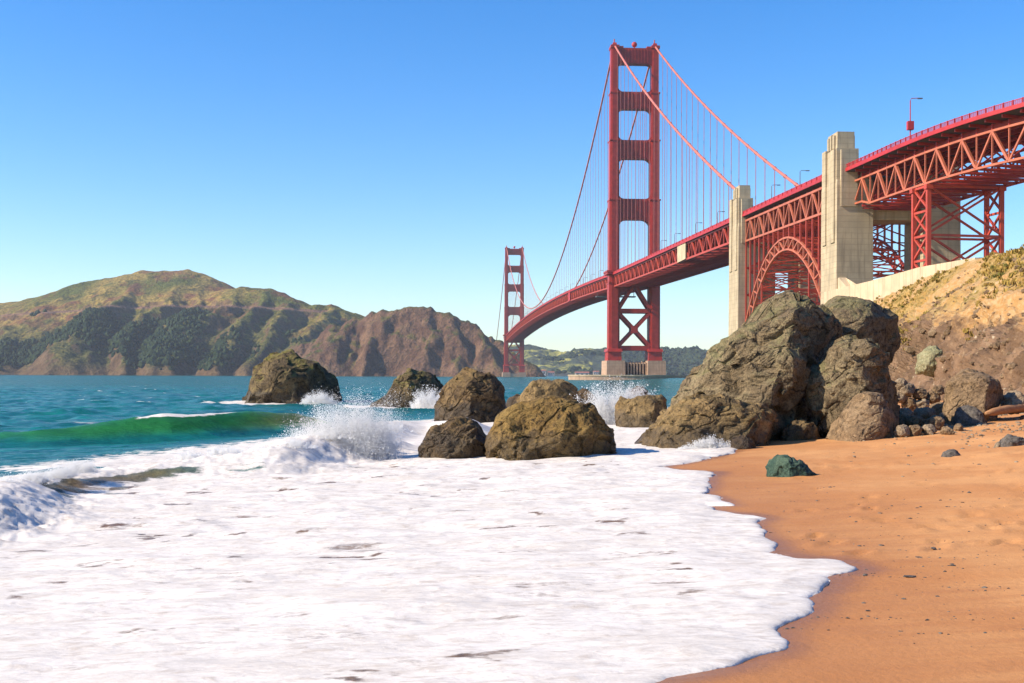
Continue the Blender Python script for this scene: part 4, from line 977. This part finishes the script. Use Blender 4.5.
def rock_shape(outline, D, depth, seed, cuts, amp, sub, fq, boxy, facet, rough, brk):
    px = np.array(outline, float); P3 = np.array([W(a, b, D) for a, b in px]); c2 = P3[:, [0, 2]].mean(0)
    lo, hi = P3[:, [0, 2]].min(0), P3[:, [0, 2]].max(0); c2 = (lo + hi) / 2 * .6 + c2 * .4; pol = P3[:, [0, 2]] - c2
    if sub not in _ico: _ico[sub] = ico(sub)
    v, f = _ico[sub]
    th = np.arctan2(v[:, 2], v[:, 0]); dirs = np.stack([np.cos(th), np.sin(th)], 1); rad = np.zeros(len(v))
    for a, b in zip(pol, np.roll(pol, -1, 0)):
        e = b - a; den = dirs[:, 0] * e[1] - dirs[:, 1] * e[0]; den = np.where(np.abs(den) < 1e-9, 1e-9, den)
        t = (a[0] * e[1] - a[1] * e[0]) / den; u = (a[0] * dirs[:, 1] - a[1] * dirs[:, 0]) / den
        rad = np.where((u >= -1e-6) & (u <= 1 + 1e-6) & (t > rad), t, rad)
    rho = np.hypot(v[:, 0], v[:, 2]); k = np.clip(rho, 0, 1)**boxy
    p = np.stack([rad * k * dirs[:, 0], depth * np.sign(v[:, 1]) * np.abs(v[:, 1])**boxy, rad * k * dirs[:, 1]], 1)
    L = math.sqrt((hi - lo)[0] * (hi - lo)[1])
    for (n, q_) in cuts:
        n = np.array(n, float); n /= np.linalg.norm(n); d = p @ n; d0 = d.max() * q_; p = p - n * (np.maximum(d - d0, 0) * .92)[:, None]
    rs = np.random.RandomState(seed); off = rs.uniform(0, 100, 3)
    for i in range(8):                                             # planar breaks
        n = rs.normal(size=3); n[1] = -abs(n[1]); n /= np.linalg.norm(n); d = p @ n; d0 = d.max() * rs.uniform(*brk)
        p = p - n * (np.maximum(d - d0, 0) * rs.uniform(.6, .95))[:, None]
    st_dir = np.array([-.45, .25, .86]); st_dir /= np.linalg.norm(st_dir)
    dn = p / np.maximum(np.linalg.norm(p, axis=1), 1e-6)[:, None]
    g = p * (fq / L) + off
    p = p + dn * (amp * L * (.9 * fbm(g[:, 0] * .7, g[:, 1] * .7, g[:, 2] * .7, 2)))[:, None]
    for ns_, kf, tl_, wp in ((16, facet, .46, .04), (60, facet * .95, .36, .03), (300, facet * .45, .28, .012)):   # broken faces: flatten towards tilted planes
        wv = p + L * wp * np.stack([fbm(*(g * 1.6 + 7 * j).T, 3) for j in range(3)], 1)
        wv = wv + st_dir * ((wv @ st_dir) * 1.0)[:, None] * .8
        sd = rs.choice(len(p), ns_, replace=False); best = np.full(len(p), 1e9); bi = np.zeros(len(p), int)
        for j, k_ in enumerate(sd):
            d = ((wv - wv[k_])**2).sum(1); m = d < best; best[m] = d[m]; bi[m] = j
        nn = dn[sd] + rs.normal(0, tl_, (ns_, 3)); nn /= np.linalg.norm(nn, axis=1)[:, None]
        off_ = ((p - p[sd][bi]) * nn[bi]).sum(1); lim = L * .065
        p = p - nn[bi] * (np.clip(off_, -lim, lim) * kf)[:, None]
    g = p * (fq / L) + off; w3 = g + .4 * np.stack([fbm(*(g * .8 + 11 * j).T, 2) for j in range(3)], 1)
    w3 = w3 + st_dir * (w3 @ st_dir)[:, None] * 1.2
    cr = -np.clip(1 - np.abs(fbm(*(w3 * .50).T, 2)) * 12, 0, 1)**1.3 * .38
    mid = .085 * (ridged(*(w3 * 1.0).T, 5, .5) - .7); fine = .035 * (ridged(*(w3 * 6).T, 4, .6) - .6)
    p = p + dn * (amp * L * rough * (cr + mid + fine))[:, None]
    return p, f, np.array([c2[0], D, c2[1]])
def rock(name, label, outline, D, depth, mat, seed, cuts=(), amp=.055, sub=6, fq=3.2, boxy=.75, cat='rock', group=None, facet=.8, rough=1.0, brk=(.86, .95)):
    p, f, c = rock_shape(outline, D, depth, seed, cuts, amp, sub, fq, boxy, facet, rough, brk)
    base = p[:, 2].min(); p[:, 2] -= base
    o = link_mesh(name, np_mesh(name, p, f), mat, loc=(c[0], c[1], c[2] + base)); return tag(o, label, cat, group)
LF, RF, TP = (-.75, -.6, .25), (.85, -.5, -.1), (-.3, -.2, .95)
rock('boulder', 'huge olive brown boulder towering below the arch, the largest rock on the beach',
     [(654,455),(676,418),(699,383),(725,355),(745,339),(762,319),(782,307),(805,299),(826,296),(843,304),(851,322),(842,350),(835,385),(832,440),(830,470),(740,475)], 31.6, 2.7, RK_BIG, 4,
     [((-.66,-.66,.38), .82), ((.87,-.47,-.14), .46)], .055, 8, 3.2, .80, facet=.85, rough=1.7)
rock('boulder', 'dark shaded boulder joined behind the huge boulder, its top right lobe',
     [(800,440),(806,340),(822,308),(842,302),(862,307),(884,307),(900,321),(906,340),(897,362),(876,382),(862,440)], 34.4, 1.9, RK_BIG, 5, [((.74,-.62,-.24), .30)], .04, 7, 3.4, .75, facet=.45)
rock('boulder', 'olive cracked boulder leaning against the right side of the huge boulder',
     [(810,440),(812,405),(813,380),(829,360),(834,342),(846,333),(860,339),(880,352),(892,365),(898,384),(900,440)], 29.5, 1.2, RK_BIG, 8, [((-.6,-.7,.4), .84), ((.8,-.6,-.05), .52)], .06, 7, 3.4, .72)
rock('boulder', 'tan wedge shaped boulder in front of the olive cracked boulder',
     [(818,445),(836,408),(849,387),(872,388),(889,399),(907,430),(905,450),(850,460)], 28.1, .85, RK_TAN, 12, [((-.55,-.75,.35), .62), ((.8,-.6,.1), .5), ((-.9,-.2,.45), .62)], .035, 7, 3, .9, facet=.45, brk=(.66, .86))
rock('boulder', 'low brown rock spreading left at the foot of the huge boulder with foam against it',
     [(630,470),(636,438),(648,424),(668,410),(695,399),(730,399),(757,405),(771,418),(774,442),(772,470)], 28.6, 1.5, RK_LOW, 17, [((-.3,-.6,.75), .84)], .07, 7, 4.2, .7)
rock('rock', 'small dark rock wedged between the low brown rock and the tan wedge boulder', [(779,446),(782,430),(792,421),(806,420),(818,428),(820,446)], 29.0, .35, RK_LOW, 21, (), .06, 5)
rock('rock', 'small wet black rock sitting in the foam fringe under the low brown rock', [(728,462),(732,442),(742,436),(752,441),(758,456),(757,464)], 26.6, .3, RK_SEA, 22, (), .06, 5)
rock('boulder', 'large golden domed rock in the surf, middle of the picture', [(484,475),(488,448),(491,432),(500,416),(520,406),(545,402),(568,402),(590,410),(606,426),(616,446),(620,475)], 26.2, 1.25, RK_GOLD, 31, [((-.2,-.75,.55), .86)], .055, 7, 4.6, .70, facet=.6, rough=1.5)
rock('rock', 'round brown rock at the left shoulder of the golden domed rock', [(421,472),(424,444),(431,430),(446,424),(462,420),(478,428),(488,440),(491,472)], 27.2, .75, RK_SEA, 35, (), .06, 7, 3.6, .7)
rock('boulder', 'tall brown knobbly rock standing behind the round brown rock in the surf', [(434,440),(438,410),(446,390),(458,378),(474,373),(490,378),(502,392),(507,412),(510,440)], 55, 1.9, RK_SEA, 41, [((-.6,-.6,.4), .75)], .075, 7, 3.8, .7)
rock('rock', 'flat topped golden rock peeking out behind the golden domed rock', [(518,420),(522,392),(530,385),(548,380),(565,381),(574,388),(578,420)], 52, 1.1, RK_LOW, 44, [((0,0,1), .8)], .05, 6, 3.4, .6)
rock('rock', 'dark brown rock right of the golden domed rock with spray behind it', [(615,446),(618,408),(626,397),(645,396),(660,394),(670,401),(672,446)], 41, 1.0, RK_LOW, 47, [((-.4,-.8,.2), .6), ((.9,-.3,0), .6)], .05, 6, 3.6, .65)
rock('rock', 'small dark rock tip behind the spray beside the dark brown rock', [(624,412),(628,393),(636,386),(645,389),(652,412)], 47, .5, RK_SEA, 48, (), .05, 5)
rock('boulder', 'brown jagged rock with a low left shelf, beyond the tall knobbly rock', [(360,416),(376,402),(390,394),(396,380),(408,371),(426,373),(440,378),(446,390),(444,416)], 100, 2.6, RK_FAR, 53, [((.85,-.5,0), .7)], .06, 6, 3.6, .7)
rock('boulder', 'large dark rock with mossy top standing alone in the open sea', [(240,418),(246,393),(252,374),(272,362),(290,355),(303,362),(318,366),(329,376),(333,396),(334,418)], 116, 4.4, RK_FAR, 57, [((-.75,-.55,.35), .74), ((.8,-.58,.0), .70)], .06, 7, 3.2, .72)
rock('rock', 'low wet black ledge awash in front of the mossy topped sea rock', [(276,412),(284,405),(296,402),(306,405),(308,412)], 108, .8, RK_SEA, 61, (), .05, 5)
rock('rock', 'small low dark rock awash right of the tall knobbly rock', [(503,412),(508,400),(518,395),(526,398),(530,412)], 62, .6, RK_SEA, 62, (), .05, 5)
rock('rock', 'small brown rock awash right of the flat topped golden rock', [(570,408),(574,395),(584,389),(594,394),(598,408)], 58, .6, RK_SEA, 63, (), .05, 5)
rock('stone', 'small wet stone poking through the foam below the round brown rock', [(442,484),(445,471),(452,467),(459,471),(462,484)], 24.6, .2, RK_SEA, 64, (), .05, 5)
rock('stone', 'green angular stone lying on the sand near the swash edge', [(768,486),(770,464),(777,455),(790,457),(803,463),(816,474),(818,486)], G(790, 478)[1] + .25, .38, RK_GREEN, 70, [((-.75,-.6,.1), .55), ((.35,-.85,.4), .5), ((.2,-.3,.95), .6)], .05, 5, 3, .55)
rock('stone', 'flat dark stone half buried in the sand under the tan square boulder', [(939,462),(944,453),(953,449),(959,453),(962,462)], G(950, 457)[1] + .1, .16, RK_GREY, 72, (), .05, 4)
rock('stone', 'mossy grey flat stone on the sand at the right, below the driftwood log', [(999,452),(1003,439),(1012,436),(1022,438),(1030,452)], G(1010, 447)[1] + .1, .25, RK_GREY, 74, (), .05, 5)
rock('stone', 'tiny pale stone beside the mossy grey flat stone', [(993,450),(996,443),(1000,442),(1003,450)], G(998, 447)[1] + .05, .07, RK_STONE, 75, (), .05, 4)
rock('boulder', 'tan square edged boulder with a dark right face at the foot of the bluff', [(944,435),(948,405),(951,382),(966,370),(974,367),(990,377),(1002,384),(1006,396),(998,414),(1000,435)], 31.2, .8, RK_TAN, 80, [((-.5,-.8,.25), .60), ((.74,-.67,.0), .48), ((-.1,-.2,1), .84)], .03, 7, 3, .7, facet=.4)
rock('rock', 'dark grey pointed rock leaning in front of the tan square boulder', [(954,432),(958,412),(965,405),(973,408),(986,424),(988,432)], 29.9, .3, RK_GREY, 82, [((-.4,-.8,.3), .6)], .05, 5, 3, .6)
rock('rock', 'pale green lichen covered rock set in the bluff above the rubble', [(917,374),(920,355),(930,346),(941,350),(948,360),(944,374)], HIT(931, 366)[1] + .8, .8, RK_PALE, 84, (), .06, 6, facet=.8)
rock('rock', 'grey brown broken rock at the right edge behind the driftwood log', [(1003,412),(1006,398),(1012,390),(1020,396),(1032,402),(1034,412)], 31.5, .5, RK_STONE, 86, [((.9,-.3,0), .55)], .05, 5)
rs = np.random.RandomState(8)
stones = [(905,418,14),(916,421,10),(925,416,13),(934,424,12),(944,420,9),(938,410,12),(922,406,11),(910,404,10),(930,430,8),(915,431,9),(902,432,9),(947,432,7),(951,402,9),(932,398,9),(1010,404,6),(1018,410,6),(990,418,7),(920,394,9),(908,390,10),(940,390,8),(900,398,9),(960,428,6),(900,384,8)]
for i, (x, y, r_) in enumerate(stones):
    g = HIT(x, y + r_ * .55); a = rs.uniform(0, 6.28, 9); a.sort()
    ol = [(x + r_ * rs.uniform(.8, 1.15) * math.cos(t), y - r_ * .72 * rs.uniform(.8, 1.15) * math.sin(t)) for t in np.linspace(0, 6.28, 10)[:-1]]
    rock('stone', 'pale loose stone in the rubble heap at the foot of the bluff', ol, min(g[1], 38) + .1, r_ * .024, [RK_STONE, RK_TAN][i % 2], 100 + i, (), .05, 5, 3, .9, 'stone', 'loose rubble stones', brk=(.62, .86))
# rubble and pebbles nobody could count
c = []
for _ in range(900):
    k = rs.rand()
    x, y = (rs.uniform(885, 1100), rs.uniform(398, 428)) if k < .55 else (rs.uniform(850, 1080), 424 + abs(rs.normal(0, 14)))
    g = G(x, y)
    if g[1] < 40: c.append(g + [0, 0, .0])
c = np.array(c); rr = rs.uniform(.012, .05, len(c)) * np.where(c[:, 1] > 29, 2.0, 1)
tag(clumps('pebbles', c, rr, RK_STONE, 1, .7, .25, seed=6), 'scattered pebbles strewn over the upper beach', 'pebbles', kind='stuff')
pick = rs.choice(np.flatnonzero((hu > 14) & (hu < 190) & (HP[:, 1] > 26) & (HP[:, 1] < 120) & (ppx < 1200)), 1500)
tag(clumps('scree', HP[pick], rs.exponential(.06, 1500) + .03, RK_TAN, 1, .8, .3, seed=7), 'loose scree scattered down the face of the bluff', 'scree', kind='stuff')

c = []
for _ in range(420):
    x, y = rs.uniform(700, 1100), 460 + 200 * rs.beta(1.0, 1.7); g = G(x, y)
    if shore_s(g[0], g[1]) > .8: c.append(g)
for k in range(26):                                                # little strings of wrack
    x, y = rs.uniform(760, 1020), rs.uniform(470, 640); g = G(x, y); a = rs.normal(0, .3)
    for j in range(rs.randint(4, 14)): c.append(np.array([g[0] + j * .05 + rs.normal(0, .02), g[1] + j * .05 * a + rs.normal(0, .02), 0]))
c = np.array(c); c[:, 2] = sand_full(c[:, 0], c[:, 1])
tag(clumps('beach_debris', c, rs.exponential(.006, len(c)) + .004, RK_GREY, 1, .5, .4, seed=16), 'tiny dark bits of wrack and grit dotted over the wet sand', 'debris', kind='stuff')

# driftwood log
q = Nt('driftwood'); p = q.obj(); n1 = q.noise(q.scale(p, (1, 12, 12)), 2.0, 6, .6, .4)
q.set(Base_Color=q.mix(q.ss(n1, .35, .68), (.30, .135, .055), (.42, .22, .10)), Roughness=.85, Normal=q.bump(n1, .8, .03))
a, b = G(983, 414), W(1082, 400, 32.5); a = W(986, 413.5, 30.2)
mb = MB(); n = 14; pts = [tuple(a + (b - a) * t + np.array([0, 0, .03 * math.sin(t * 7) + .0])) for t in np.linspace(0, 1, n)]
mb.tube(pts, [.05] + [.10 + .05 * t + .008 * math.sin(9 * t) for t in np.linspace(0, 1, n - 1)], 12)
o = mb.build('driftwood_log', q.m, smooth=True, origin=tuple(a - [0, 0, .1])); tag(o, 'weathered brown driftwood log lying on the sand at right', 'log')

# ================================================================== SEA SPRAY
q = Nt('spray_water'); q.set(Base_Color=(.97, .97, .97, 1), Roughness=.6); q.b.inputs['Specular IOR Level'].default_value = .2
tr = q.n('BsdfTranslucent', {'Color': (.98, .98, .98, 1)}); mx = q.n('MixShader', {0: .6, 1: q.b.outputs[0], 2: tr.outputs[0]}); tp = q.n('BsdfTransparent'); m2 = q.n('MixShader', {0: .30, 1: mx.outputs[0], 2: tp.outputs[0]}); q.t.links.new(m2.outputs[0], q.o.inputs['Surface']); SPRAY = q.m
OV = np.array([(1,1,1),(1,-1,-1),(-1,1,-1),(-1,-1,1)], float) * .8; OF = np.array([(0,1,2),(0,3,1),(0,2,3),(1,3,2)])
def droplets(label, pts, rad, D, seed):
    n = len(pts); c = pts.mean(0); c[2] = pts[:, 2].min(); rs = np.random.RandomState(seed)
    sc = np.stack([rad * rs.uniform(.7, 1.3, n), rad * rs.uniform(.7, 1.3, n), rad * rs.uniform(.8, 1.5, n)], 1)
    V = ((pts - c)[:, None] + (OV[None] * sc[:, None])).reshape(-1, 3); F_ = (OF[None] + (np.arange(n) * 4)[:, None, None]).reshape(-1, 3)
    tag(link_mesh('sea_spray', np_mesh('sea_spray', V, F_, True), SPRAY, loc=tuple(c)), label, 'sea spray', kind='stuff')
def jets(rs, base, wid, hgt, dep, njet, per, D, lean=0.0, tall=1.0):
    hgt = hgt * 1.45; dep = dep * .6
    out = []; m = D / FPX
    for j in range(njet):
        bx = rs.normal(0, .42) ; env = math.exp(-bx * bx * 1.6)
        ang = bx * .55 + rs.normal(0, .30) + lean; hh = hgt * env * (.30 + .75 * rs.beta(1.6, 2.0)) * tall
        t = rs.beta(1.05, 1.9, per); w = .012 + .065 * t
        x = bx * wid * .5 + np.sin(ang) * hh * t + rs.normal(0, 1, per) * w * hgt * .55; z = np.cos(ang) * hh * (t - .12 * t * t) + rs.normal(0, 1, per) * w * hgt * .4
        out.append(np.stack([base[0] + x * m, base[1] + rs.normal(0, dep, per), base[2] + np.maximum(z, -6) * m], 1))
    return np.vstack(out)
rs = np.random.RandomState(77)
b1 = W(346, 458, G(346, 466)[1] + .7); D1 = b1[1]
p1_ = jets(rs, b1, 92, 62, .5, 380, 430, D1, -.12); p2_ = jets(rs, W(318, 458, D1), 75, 40, .5, 190, 340, D1, -.35); p3_ = jets(rs, W(372, 452, D1), 40, 60, .35, 170, 340, D1, .0)
pp = np.vstack([p1_, p2_, p3_]); droplets('white burst of spray thrown up where the left wave breaks', pp, rs.exponential(.0016, len(pp)) + .0026, D1, 1)
b2 = W(608, 424, 44.5); pp = np.vstack([jets(rs, b2, 50, 44, .4, 260, 260, 44.5), jets(rs, W(630, 410, 44.5), 40, 30, .3, 80, 200, 44.5, .3)])
droplets('white spray bursting up behind the dark brown rock right of the golden dome', pp, rs.exponential(.003, len(pp)) + .005, 44.5, 2)
b3 = W(708, 452, 26.6); pp = jets(rs, b3, 62, 15, .12, 160, 220, 26.6); droplets('low fringe of spray against the foot of the low brown rock', pp, rs.exponential(.002, len(pp)) + .003, 26.6, 3)
b4 = W(428, 408, 62); pp = jets(rs, b4, 34, 22, .5, 140, 160, 62); droplets('small spray between jagged rock and tall knobbly rock', pp, rs.exponential(.004, len(pp)) + .006, 62, 4)
b5 = W(318, 405, 108); pp = jets(rs, b5, 40, 14, .8, 120, 180, 108); droplets('thin spray at the right foot of the mossy topped sea rock', pp, rs.exponential(.006, len(pp)) + .010, 108, 5)
b6 = [gp(x, y, 0) for x, y in ((-20, 520), (10, 512), (40, 505), (62, 498))]
pp = np.vstack([jets(rs, np.array([b[0], b[1] + .9, .38 + sand_z(b[0], b[1])]), 34, 16, .25, 70, 200, b[1]) for b in b6]); droplets('spray flying off the collapsing bore at the left edge', pp, rs.exponential(.0014, len(pp)) + .002, 18, 6)
pp = np.vstack([jets(rs, np.array([x, y, .72 * h + sand_z(x, y) + .12]), 46, 11, .25, 60, 160, y) for x, y, h in [gp(px, py, h) for px, py, h in ((190,478,.36),(225,474,.4),(262,474,.42),(295,472,.55),(330,466,.7),(360,460,.9),(390,456,.7))]])
droplets('spray along the white crest of the breaking wave left of the round brown rock', pp, rs.exponential(.0016, len(pp)) + .0024, 25, 7)

# ================================================================== HAZE
if HAZE:
    mb = MB(); mb.box(-6000, 6000, -120, 9000, -20, 420)
    hz = bpy.data.materials.new('haze_air'); hz.use_nodes = True; t = hz.node_tree; t.nodes.clear()
    vo = t.nodes.new('ShaderNodeVolumePrincipled'); vo.inputs['Color'].default_value = (.80, .88, 1.0, 1); vo.inputs['Density'].default_value = HAZE; vo.inputs['Anisotropy'].default_value = .1
    ot = t.nodes.new('ShaderNodeOutputMaterial'); t.links.new(vo.outputs[0], ot.inputs['Volume'])
    tag(mb.build('haze', hz), kind='stuff')
